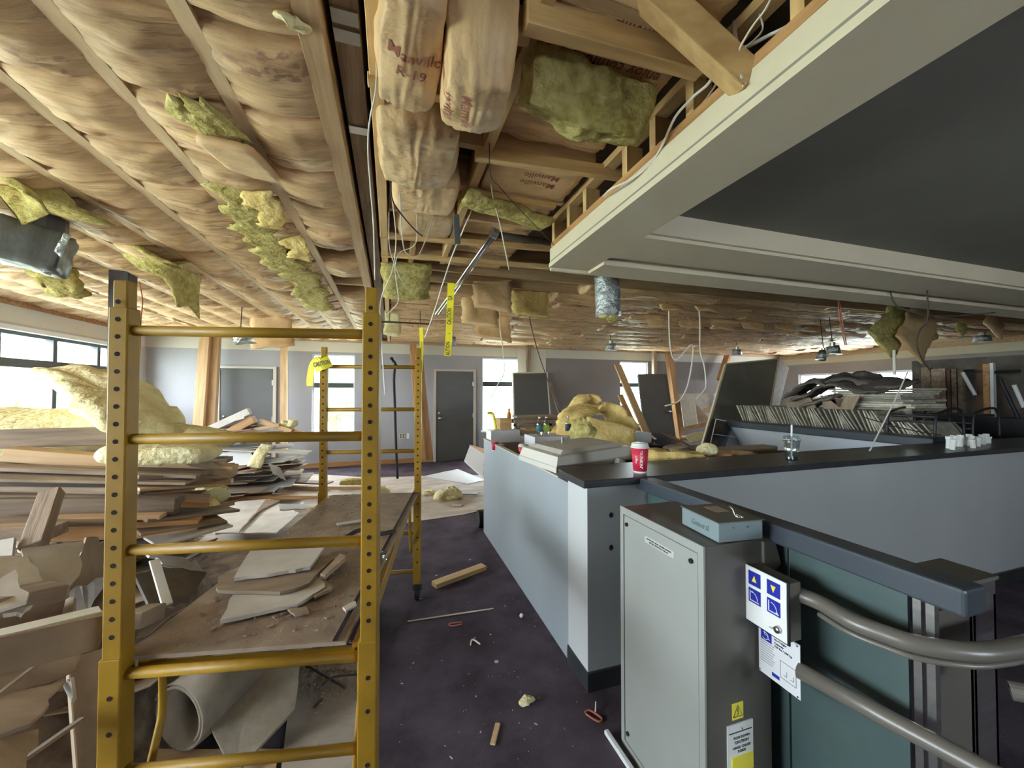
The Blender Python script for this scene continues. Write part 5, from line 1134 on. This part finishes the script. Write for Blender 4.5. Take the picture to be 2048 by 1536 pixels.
cup(1046, 885, 1.0, .13, .045, 'red cup with white lid behind the grey hood', txt=False, Yd=3.4)
# support under those cups
tag(MB().box(1.08, 2.1, 3.25, 3.58, .0, 1.0).build('storage_box', W['brown']), 'dark brown box between the two worktops under the red cups', 'box')
tag(MB().box(1.15, 3.0, 3.75, 4.3, .90, 1.0).build('storage_box', W['brown']), 'flat dark crate on the far worktop under the cartons', 'box')
# clear plastic cup with straw on the ledge
p = at(1583, 915, Y=2.0); p.z = 1.1405; W['clear2'] = glassy('cup_plastic', (.80,.84,.84), .72, .08); pc = thing('plastic_cup', 'clear plastic cup with dome lid and straw on the black ledge', 'cup', tuple(p))
x, y, z = p
MB().lathe([(.036, z), (.052, z+.135)], (x, y, 0), 24).build('cup_wall', W['clear2'], pc, smooth=True)
MB().lathe([(.056, z+.136), (.057, z+.146), (.047, z+.162), (.04, z+.168)], (x, y, 0), 24).build('cup_lid', W['clear2'], pc, smooth=True)
MB().tube([(x, y, z+.01), (x+.006, y, z+.245)], .0055, 8).build('straw', W['white'], pc)
MB().lathe([(.0312, z+.001), (.0335, z+.02)], (x, y, 0), 24).build('ice_melt', glassy('melt_water', (.8,.85,.85), .7), pc)
# bottles
def bottle(px, py, Yd, zb, lab_m, cap_m, label):
    p = at(px, py, Y=Yd); x, y, z = p.x, Yd, zb; t = thing('water_bottle', label, 'bottle', (x, y, z))
    MB().lathe([(.028, z), (.032, z+.01), (.032, z+.13), (.026, z+.155), (.012, z+.19), (.012, z+.2)], (x, y, 0), 16).build('bottle_body', W['clear'], t, smooth=True)
    MB().lathe([(.0325, z+.05), (.0325, z+.125)], (x, y, 0), 16).build('bottle_label', W[lab_m], t, smooth=True)
    MB().lathe([(.014, z+.2), (.014, z+.215)], (x, y, 0), 12).build('bottle_cap', W['white'], t)
W['lab1'] = mat('teal_label', (.05,.2,.22), .5); W['lab2'] = mat('green_label', (.35,.55,.08), .5); W['lab3'] = mat('navy_label', (.06,.09,.16), .5)
zt = 1.12
tag(MB().box(1.5, 3.0, 3.95, 4.30, 1.0, zt).build('storage_box', W['carton']), 'white flat carton under the water bottles', 'box')
bottle(1079, 862, 4.05, zt, 'lab1', 'white', 'clear bottle with teal label, leftmost of the three')
bottle(1093, 862, 4.05, zt, 'lab2', 'white', 'clear bottle with lime green label, middle of the three')
bottle(1136, 865, 4.05, zt, 'lab3', 'white', 'clear bottle with navy label, standing apart on the right')
# cartons and board stack
ctn = [((982, 862), (1040, 884), 4.6, 'carton', 'white carton with a sloped lid beside the red cup'), ((1050, 838), (1072, 852), 4.9, 'wood', 'small tan wooden box on the carton heap'), ((1000, 838), (1024, 862), 4.75, 'wood_y', 'small orange-tan wooden box left of the board stack')]
for (a, b, Yd, m, l) in ctn:
    p, q = at(*a, Y=Yd), at(*b, Y=Yd); tag(MB().box(p.x, q.x, Yd, Yd+.25, q.z, p.z).build('carton', W[m], bevel=.004), l, 'carton')
tag(MB().box(1.3, 3.4, 4.42, 5.3, 0, .98).build('storage_box', W['brown']), 'large dark box behind the far worktop holding the boards', 'box')
rb_ = random.Random(5)
for i in range(9):
    x0, y0 = 1035 + rb_.uniform(-15, 15), 862 - i*3.6; x1 = 1105 + rb_.uniform(-8, 8)
    board('stacked_board', at(x0, y0, Y=4.8), at(x1, y0-2+rb_.uniform(-3, 3), Y=4.8), .2, .03, W[rb_.choice(['wood', 'wood_g', 'wood_o', 'dry_p'])], f'thin board, {ORD[i]} from the bottom of the stack behind the bottles', 'lumber', 'stack of boards behind the bottles')
cone = thing('spray_bottle', 'orange topped bottle standing on the wood stack by the window', 'bottle', tuple(at(1018, 842, Y=5.0)))
p = at(1018, 842, Y=5.0); MB().lathe([(.03, p.z), (.03, p.z+.1), (.015, p.z+.13), (.02, p.z+.17)], (p.x, p.y, 0), 14).build('bottle_body', W['cone'], cone, smooth=True)
cable([at(975, 826, Y=4.9), at(985, 828, Y=4.9), at(990, 845, Y=4.85), at(992, 862, Y=4.8)], .022, W['yb'], 'yellow curved hose or strap beside the cartons in the bright window', name='hose', cat='hose')
# amber fibreglass heap behind the worktop
blanket('insulation_slab', [at(1140,872,Y=4.0), at(1148,835,Y=4.2), at(1172,818,Y=4.4), at(1215,822,Y=4.3), at(1262,872,Y=4.0)], .42, .09, W['glass_o'], 'thick arching blanket of amber fibreglass on the right of the worktop', wdir=(-.3, 1, .1), seed=71, amp=.02, rag=.3)
blanket('insulation_slab', [at(1120,866,Y=4.5), at(1135,835,Y=4.7), at(1170,795,Y=4.9), at(1198,812,Y=4.8)], .3, .08, W['glass_o'], 'pointed amber fibreglass fold rising behind the arching blanket', wdir=(-.2, 1, .0), seed=72, amp=.03)
lump('insulation_slab', at(1218,868,Y=3.66), (.60, .16, .26), (-20, 14, -10), W['glass_o'], 'golden fibreglass slab slumped on the right of the heap', seed=73, amp=.14, freq=4, box=.75, res=26)
lump('insulation_slab', at(1168,862,Y=3.75), (.2, .25, .3), (0, 0, 30), W['glass_y'], 'folded yellow fibreglass lump beside the lone bottle', seed=74, amp=.3, freq=8, box=.3, res=24)
tag(MB().box(2.2, 3.6, 3.1, 3.58, 0, .95).build('storage_box', W['brown']), 'dark brown box holding up the amber fibreglass heap', 'box')
# insulation behind the ledge, centre
lump('insulation_slab', at(1345,915,Y=2.45), (.5, .22, .12), (0, 6, -5), W['glass_o'], 'amber fibreglass strip lying just behind the black ledge', seed=75, amp=.25, freq=7, box=.5, res=26)
lump('insulation_tuft', at(1412,905,Y=2.5), (.12, .14, .12), (0, 0, 0), W['glass_p'], 'pale fibreglass end curling up behind the black ledge', seed=76, amp=.3, freq=10, box=.3)
lump('insulation_batt', at(1468,915,Y=2.5), (.45, .25, .10), (0, 4, 8), W['kraft2'], 'brown crumpled kraft batt behind the black ledge', seed=77, amp=.3, freq=7, box=.5)
tag(MB().box(2.0, 3.55, 2.3, 2.75, 1.03, 1.06).build('storage_board', W['brown']), 'dark board shelf behind the ledge under the amber strip', 'shelf')
tag(MB().box(2.0, 3.5, 2.35, 2.7, .0, 1.03).build('base_cabinet', W['cap']), 'black base cabinet behind the ledge under the amber strip', 'cabinet')
tag(MB().box(2.75, 3.5, 2.75, 2.9, 1.03, 1.10).build('flat_carton', mat('tan_carton', (.32,.25,.17), .8)), 'flat tan carton behind the ledge left of the clear cup', 'box')
# white pipe fittings on the ledge, far right
rw = random.Random(3)
for i in range(16):
    px = 1898 + 5.2*i + rw.uniform(-2, 2); h = .10 - .03*(i/16) + rw.uniform(-.015, .015); p = at(px, 890, Y=2.03 + rw.uniform(-.09, .09)); x, y = p.x, p.y; tl = rw.uniform(-.03, .03)
    o = MB().tube([(x, y, 1.141), (x+tl, y, 1.141+h*.8)], .017, 10).tube([(x+tl, y, 1.141+h*.75), (x+tl, y, 1.141+h)], .021, 10).build('pipe_fitting', W['white'])
    tag(o, 'white plastic pipe fitting standing in the cluster on the black ledge', 'fitting', 'white pipe fittings on the black ledge')

# ================================================================ RIGHT SIDE: tiles, clutter
tag(MB().box(5.25, 6.9, 2.36, 4.95, 0, 1.06).build('storage_platform', W['brown']), 'dark platform behind the slate rail carrying the ceiling tiles', 'platform')
for i in range(64):
    y = 2.42 + i*.036; px_ok = True; lean = .16 + .05*math.sin(i*.7); far_ = y > 3.35
    h = .33 if y > 2.8 else .22
    o = MB().prism([(5.32, y, 1.065), (5.34+.55, y+.01, 1.065), (5.34+.55, y+lean+.01, 1.065+h), (5.32, y+lean, 1.065+h)], (0, .016, 0)).build('ceiling_tile', W['tile'])
    tag(o, ('thin grey tile standing in the taller leaning row behind the slate rail' if far_ else 'thin grey tile standing in the lower leaning row behind the slate rail'), 'tile', 'ceiling tiles, taller leaning row' if far_ else 'ceiling tiles, lower leaning row')
for i in range(10):
    o = MB().box(5.58+rw.uniform(-.04, .04), 6.2, 2.84+rw.uniform(-.06, .06), 3.60+rw.uniform(-.05, .05), 1.40+i*.026, 1.40+i*.026+.023).build('ceiling_tile', W['tile'])
    tag(o, f'flat grey ceiling tile, {ORD[i]} from the bottom of the stack over the leaning tiles', 'tile', 'flat stack of ceiling tiles')
for i, (pts, w) in enumerate([([(1590,790),(1640,760),(1700,765),(1790,775)], .35), ([(1600,800),(1650,775),(1700,752),(1760,765),(1815,770)], .25), ([(1600,830),(1640,800),(1690,790)], .3), ([(1585,860),(1600,825),(1650,845)], .2)]):
    blanket('crumpled_sheet', [at(x, y, X=5.5+.06*i) for x, y in pts], w+.25, .05, W['coat'], f'dark crumpled sheet thrown over the tiles, {ORD[i]} fold from the top left', 'sheet', wdir=(1, .0, .2), seed=80+i, amp=.04, rag=.4)
for i, pts in enumerate([[(1575,800),(1620,795),(1640,830),(1600,860),(1565,850)], [(1640,790),(1700,800),(1690,820),(1650,825)], [(1660,800),(1720,790),(1700,830)]]):
    V = [at(x, y, X=5.45) for x, y in pts]; tag(MB().prism(V, (.02, 0, 0)).build('paper_sheet', W['dry_p']), f'creased brown-grey paper sheet, {ORD[i]} from the left before the tiles', 'sheet')
# dark folded chairs / frames right of the tiles
def rail_chair(y, x, i):
    t = thing('stacked_chair', f'dark metal chair frame, {ORD[i]} of the row behind the pipe fittings', 'chair', (x, y, 1.065), 'dark metal chairs behind the ledge')
    for dy in (-.2, .2): MB().tube(smooth_path([(x-.2, y+dy, 1.07), (x-.18, y+dy, 1.32), (x-.1, y+dy, 1.40), (x+.25, y+dy, 1.42), (x+.3, y+dy, 1.1)], 5), .013, 8).build('leg_frame', W['black'], t, smooth=True)
    MB().box(x-.15, x+.25, y-.19, y+.19, 1.34, 1.37).build('seat', W['black'], t, bevel=.01)
    for z in (1.16, 1.22, 1.28): MB().tube([(x-.17, y-.2, z), (x-.17, y+.2, z)], .008, 6).build('crossbar', W['steel'], t)
rail_chair(2.68, 5.5, 0); rail_chair(2.66, 6.1, 1); 
X9 = 7.4
for i, (px0, px1, y0, y1, m, l) in enumerate([(1842, 1860, 735, 860, 'wood_g', 'brown upright board at the right end of the bright window'), (1862, 1890, 738, 860, 'wood_g', 'second brown upright board right of the window'), (1893, 1900, 740, 860, 'brown', 'narrow dark upright in the plank row'),
        (1902, 1912, 738, 880, 'wood_g', 'pale upright lath in the plank row'), (1915, 1925, 740, 880, 'wood_g', 'second pale lath in the plank row'), (1952, 1965, 728, 895, 'brown', 'dark edge of the thick upright post at right'), (1965, 1978, 728, 895, 'wood_o', 'reddish thick upright post at right'), (1979, 1986, 726, 895, 'carton', 'pale lit edge board of the upright post at right')]):
    a, b = at(px0, y0, X=X9), at(px1, y0, X=X9); c = at(px0, 900, X=X9)
    tag(MB().box(X9, X9+.06, b.y, a.y, .0 , a.z).build('upright_board', W[m]), l, 'lumber')
tag(MB().box(7.9, 8.2, 2.45, 3.95, 0, 2.1).build('shelf_unit', W['coat']), 'dark shelving wall behind the upright boards at far right', 'shelving')
sh = thing('display_frame', 'dark metal display frame with white tubes at the far right edge', 'frame', (7.3, 2.7, 0))
for (a, b, m) in [((1925, 745), (1950, 790), 'carton'), ((2028, 770), (2048, 815), 'carton'), ((2000, 760), (2048, 860), 'black'), ((1990, 745), (2040, 742), 'black'), ((1930, 742), (1950, 742), 'black')]:
    MB().tube([at(*a, X=7.2), at(*b, X=7.2)], .02, 8).build('frame_tube', W[m], sh)
MB().box(7.0, 7.3, 2.35, 3.3, .0, 1.3).build('frame_base', W['black'], sh)
# hanging batts and sheets under the ceiling, right half
def flap(pts, Yd, w, m, m2, label, seed, wd=(1, 0, 0), th=.05):
    p0_ = at(*pts[0], Y=Yd[0])
    return blanket('hanging_insulation', ([Vector((p0_.x, p0_.y, 2.79))] if p0_.z < 2.74 else []) + [at(x, y, Y=q) for (x, y), q in zip(pts, Yd)], w, th, W[m], label, wdir=wd, seed=seed, amp=.02, m2=W[m2], group='insulation flaps hanging under the right ceiling')
flap([(1800, 610), (1790, 650), (1760, 690)], [3.5, 3.5, 3.4], .45, 'glass_y', 'glass_y', 'large bright yellow fibreglass flap hanging from the right ceiling', 91)
flap([(1850, 615), (1840, 650), (1818, 700)], [3.45, 3.4, 3.3], .5, 'kraft2', 'kraft2', 'large dark brown kraft flap beside the yellow one at right', 92)
flap([(1930, 620), (1925, 650), (1920, 665)], [3.8, 3.8, 3.8], .2, 'glass_y', 'glass_y', 'small yellow tuft hanging right of the brown flap', 93)
flap([(1990, 635), (1985, 660)], [3.6, 3.55], .4, 'kraft2', 'kraft2', 'pinkish kraft flap near the right picture edge', 94)
flap([(1865, 655), (1870, 680)], [4.6, 4.6], .2, 'glass_y', 'glass_y', 'yellow wedge hanging beyond the brown flap', 95)
flap([(1570, 592), (1578, 608)], [4.2, 4.1], .25, 'glass_y', 'glass_y', 'yellow fibreglass wedge midway along the soffit', 96)
flap([(1545, 632), (1540, 655)], [5.2, 5.1], .18, 'glass_y', 'glass_y', 'yellow tuft left of the red wires', 97)
flap([(1060, 612), (1062, 632)], [4.2, 4.1], .45, 'glass_y', 'glass_o', 'flat yellow fibreglass strip behind the soffit corner', 98)
flap([(985, 575), (985, 620)], [3.95, 3.8], .4, 'kraft2', 'kraft2', 'bulging kraft flap behind the caution tape', 99)
flap([(960, 622), (960, 650)], [4.6, 4.5], .45, 'kraft2', 'kraft2', 'dark kraft box-like flap right of the caution tape', 100)
flap([(988, 655), (986, 678)], [5.6, 5.5], .55, 'kraft2', 'kraft2', 'farther dark kraft flap right of the caution tape', 101)
flap([(545, 672), (545, 694)], [6.6, 6.5], .55, 'kraft2', 'kraft2', 'brown kraft box-like flap hanging beside the can light', 102)
flap([(785, 655), (782, 670)], [5.8, 5.7], .22, 'glass_p', 'glass_p', 'pale tuft hanging beside the right near post', 103)
for i in range(9):
    px = 1310 + i*62; flap([(px, 628+i*1.5), (px+14, 655+i*1.5)], [5.0, 4.85], .44, 'kraft2', 'kraft2', f'dark square kraft flap hanging in a row, {ORD[i]} from the left', 110+i, th=.03)
for i in range(5):
    px = 1335 + i*70; flap([(px, 605), (px+12, 622)], [4.2, 4.1], .34, 'kraft2', 'kraft2', f'dark kraft flap in the nearer row, {ORD[i]} from the left', 130+i, th=.03)

# ducts, lights, pipes
def duct(a, b, r, m, label, name='duct', liner=True):
    t = thing(name, label, 'duct', tuple(a)); N_ = 14; pts = [Vector(a).lerp(Vector(b), i/N_) for i in range(N_+1)]
    MB().tube(pts, [r*(1+.05*noise.noise(p*14)) for p in pts], 22).build('duct_sleeve', W[m], t, smooth=True)
    MB().tube([Vector(a) - Vector((0,0,.02)), Vector((a[0], a[1], 2.86))], r*.9, 16).build('duct_neck', W[m], t, smooth=True)
    if liner: lump('fibreglass_liner', b, (r*1.5, r*1.5, r*.9), (0, 0, 0), W['glass_y'], '', seed=9, amp=.5, freq=12, box=0, res=12, parent=t)
    return t
duct(at(1213, 552, d=3.3), at(1217, 632, d=3.3), .105, 'foil', 'silver foil flexible duct hanging below the soffit back edge')
dk = at(92, 462, d=2.45); dk2 = at(40, 530, d=2.35)
dt = thing('insulated_duct', 'fat black wrapped duct section hanging from the ceiling at left', 'duct', tuple(at(70, 495, d=2.45)))
lump('duct_wrap', at(70, 497, d=2.45), (.30, .28, .27), (0, 12, 20), W['duct'], '', seed=9, amp=.07, freq=9, box=.85, parent=dt, res=24)
blanket('torn_liner', [at(136, 468, d=2.42), at(118, 505, d=2.42), at(92, 548, d=2.42)], .03, .012, W['foil'], '', wdir=(1, .3, 0), seed=4, parent=dt, rag=.6)
MB().tube([dt.location + Vector((.02,.05,.1)), Vector((dt.location.x+.02, dt.location.y+.05, 2.79))], .1, 14).build('duct_neck', W['duct'], dt)
MB().tube([at(97, 545, d=3.3), at(112, 572, d=3.35)], .05, 12).build('duct_end', W['black'], dt)
def canlight(px, py, Yd, label, r=.075, tilt=(0, 0)):
    p = at(px, py, Y=Yd); t = thing('can_light', label, 'light', tuple(p), 'recessed can lights hanging loose')
    a = p + Vector((tilt[0], 0, .12)); MB().tube([a, p], [r*.9, r], 18).build('can_housing', W['foil'], t, smooth=True)
    MB().tube([a, a + Vector((0, 0, .06))], r*.4, 10).build('junction_cap', W['steel'], t)
    MB().lathe([(r*1.15, p.z-.008), (r*1.15, p.z)], (p.x, p.y, 0), 18).build('trim_ring', W['steel'], t)
    MB().tube([a + Vector((0, 0, .05)), Vector((a.x, a.y+.05, 2.87))], .006, 6).build('lamp_wire', W['cabled'], t)
canlight(490, 684, 5.8, 'dangling silver can light left of the brown kraft flap', .11, (-.05, 0)); canlight(1222, 700, 6.6, 'silver can light hanging below the ceiling, centre', .1); canlight(1474, 710, 6.6, 'dark silver can light near the charcoal panel top', .1)
canlight(1642, 718, 4.4, 'left of the paired silver can lights at right', .07, (.06, 0)); canlight(1668, 708, 4.2, 'right of the paired silver can lights at right', .09, (-.03, 0)); canlight(1965, 684, 4.2, 'can light rim near the far right ceiling', .12)
canlight(905, 690, 5.6, 'small can light behind the caution tape', .05)
pp = thing('sprinkler_pipe', 'dark iron pipe with a bright conduit drop beside the soffit corner', 'pipe', tuple(at(985, 468, d=2.4)))
a = at(985, 468, Z=2.66); b = Vector((a.x+.42, a.y+.02, a.z)); MB().tube([a, b], .022, 12).build('iron_pipe', W['cabled'], pp, smooth=True)
MB().tube([a + Vector((-.01,-.01,.01)), a + Vector((.03,0,0))], .034, 12).build('elbow', W['steel'], pp)
cc = at(872, 628, d=3.6); MB().tube([a, cc], .012, 8).build('conduit', W['chrome'], pp, smooth=True); MB().tube([a+Vector((.025,0,0)), cc+Vector((.025,0,0))], .009, 8).build('conduit', W['chrome'], pp, smooth=True)
pa, pb = at(758, 643, Y=5.4), at(860, 648, Y=5.4)
tag(MB().tube([pa, pb], .012, 8).tube([pa.lerp(pb,.2), Vector((*pa.lerp(pb,.2).xy, 2.87))], .005, 6).tube([pa.lerp(pb,.8), Vector((*pa.lerp(pb,.8).xy, 2.87))], .005, 6).build('iron_pipe', W['cabled']), 'thin dark pipe under the ceiling beyond the right near post', 'pipe')
board('hanging_scrap', at(912, 428, Z=2.62), at(915, 488, Z=2.45), .035, .006, W['duct'], 'grey-green strip dangling beside the yellow framing board', 'strip')

# cables: pixel path, distance
def cb(pts, d0, d1, r, m, label):
    n = len(pts); P3 = [at(x, y, d=d0+(d1-d0)*i/(n-1)) for i, (x, y) in enumerate(pts)]; hi = 0 if P3[0].z > P3[-1].z else -1
    if 2.15 < P3[hi].z < 2.74 and P3[hi].x > -4: P3.insert(0 if hi == 0 else n, Vector((P3[hi].x, P3[hi].y+.02, 2.79)))
    cable(P3, r, W[m], label)
cb([(1118,-10),(1104,40),(1075,101),(1037,180),(1011,244),(989,319),(981,348),(986,395),(1000,450),(1018,540)], 1.45, 2.4, .0035, 'cable', 'long twisted cable dropping from the picture top beside the torn slab')
cb([(981,348),(1000,375),(1050,430),(1108,490)], 1.75, 2.1, .002, 'cabled', 'thin dark wire running to the soffit corner')
cb([(914,232),(944,277),(962,315),(963,345),(955,385),(935,440),(905,510),(885,570),(868,625),(850,675)], 1.7, 3.2, .005, 'cable', 'thick cream cable sweeping down behind the conduit')
cb([(752,176),(739,244),(736,300),(741,375),(747,450),(750,560)], 1.3, 1.9, .0035, 'cable', 'cream cable running down along the yellow beam board')
cb([(1425,152),(1385,195),(1350,235),(1325,290),(1300,330),(1260,360),(1222,378),(1208,392)], 1.25, 1.9, .005, 'cable', 'upper cream cable draped over the soffit stud frame')
cb([(1436,150),(1418,190),(1390,225),(1355,262),(1310,310),(1275,350)], 1.25, 1.7, .004, 'cable', 'lower cream cable lying along the soffit top edge')
cb([(1525,60),(1480,100),(1500,60),(1530,20),(1545,-10)], 1.15, 1.0, .003, 'cable', 'loop of cable behind the timber brace')
cb([(1480,95),(1540,70),(1600,40),(1660,5)], 1.2, 1.05, .006, 'cable', 'thick white cable right of the timber brace')
cb([(782,385),(787,420),(792,480),(785,540),(764,590),(760,620)], 2.2, 2.6, .0035, 'cable', 'leftmost loose cable at the dark ceiling gap')
cb([(800,388),(802,440),(805,480),(812,505),(835,512),(855,470),(872,412)], 2.1, 2.5, .0035, 'cable', 'looping cable crossing the dark ceiling gap')
cb([(778,485),(786,520),(800,555),(815,580)], 2.4, 2.6, .003, 'cable', 'short crossing cable in front of the fibreglass slab')
cb([(832,485),(800,505),(790,535),(795,580),(796,605),(775,628)], 2.4, 2.5, .003, 'cable', 'curling cable end in front of the fibreglass slab')
cb([(783,392),(800,425),(830,460),(845,472)], 2.0, 2.3, .004, 'cabled', 'dark cable slanting left of the bulging batts')
cb([(760,620),(764,700),(768,760),(770,790)], 1.9, 1.9, .003, 'cable', 'straight grey wire hanging right of the near right post')
cb([(1340,690),(1352,720),(1385,690),(1378,760),(1360,800),(1330,812)], 5.2, 5.0, .01, 'cable', 'white loop cable curling before the leaning orange post')
cb([(1400,650),(1400,700),(1408,730),(1412,770),(1405,785),(1392,798)], 5.2, 5.0, .01, 'cable', 'white hanging cable left of the charcoal panel')
cb([(1000,655),(1006,700),(1008,745),(995,770),(982,795)], 5, 5, .006, 'cable', 'thin white cable before the window right of the back door')
cb([(1060,640),(1075,700),(1090,745),(1110,800),(1122,828)], 5, 5, .006, 'cabled', 'thin dark cable before the brown leaning door')
cb([(1675,590),(1680,640),(1690,690)], 4, 4, .005, 'cabler', 'left reddish wire pair above the can lights')
cb([(1677,590),(1686,650),(1693,690)], 4, 4, .005, 'cabler', 'right reddish wire pair above the can lights')
cb([(1785,600),(1830,625),(1880,632),(1940,630),(1990,625)], 3.3, 3.3, .006, 'cabled', 'black cable swagged over the yellow flap')
cb([(1856,630),(1840,660),(1834,690),(1845,720),(1860,740)], 3.2, 3.4, .006, 'cabled', 'black cable dropping past the brown flap')
cb([(1815,745),(1790,800),(1755,870),(1738,905)], 3.5, 3.1, .006, 'cable', 'grey straight cable slanting over the slate rail')
cb([(1730,835),(1780,850),(1830,862),(1880,870)], 3.6, 3.6, .005, 'cabled', 'dark cable sagging across the leaning tiles')
cb([(1788,700),(1789,750)], 4.2, 4.2, .014, 'cable', 'pale vertical cord above the flat tile stack')
cb([(278,560),(285,600),(282,640),(280,700),(274,760)], 4.0, 3.6, .005, 'cabler', 'reddish wire hanging right of the left post')

# neighbours that would share a label are told apart by where they stand in the group, as seen from the camera
def pix(o):
    v = o.matrix_basis.translation.copy()
    if o.type == 'MESH': v = o.matrix_basis @ (sum((Vector(c) for c in o.bound_box), Vector())/8)
    z = v.z - EYE; fw = v.x*_sy + v.y*_cy; return (v.x*_cy - v.y*_sy)/max(fw, .1), v.z, v.y
same = {}
for o in col.objects:
    if o.parent is None and o.get('label'): same.setdefault(o['label'], []).append(o)
for l, os_ in same.items():
    if len(os_) < 2 or len(os_) > 40: continue
    low = 'layers' in l or 'flank' in l
    os_.sort(key=(lambda o: pix(o)[1]) if low else (lambda o: pix(o)[0]))
    W_ = ORD + ['twenty-sixth','twenty-seventh','twenty-eighth','twenty-ninth','thirtieth','thirty-first','thirty-second','thirty-third','thirty-fourth','thirty-fifth','thirty-sixth','thirty-seventh','thirty-eighth','thirty-ninth','fortieth']
    for i, o in enumerate(os_): o['label'] = l + ', ' + W_[i] + (' from the bottom' if low else ' from the left')
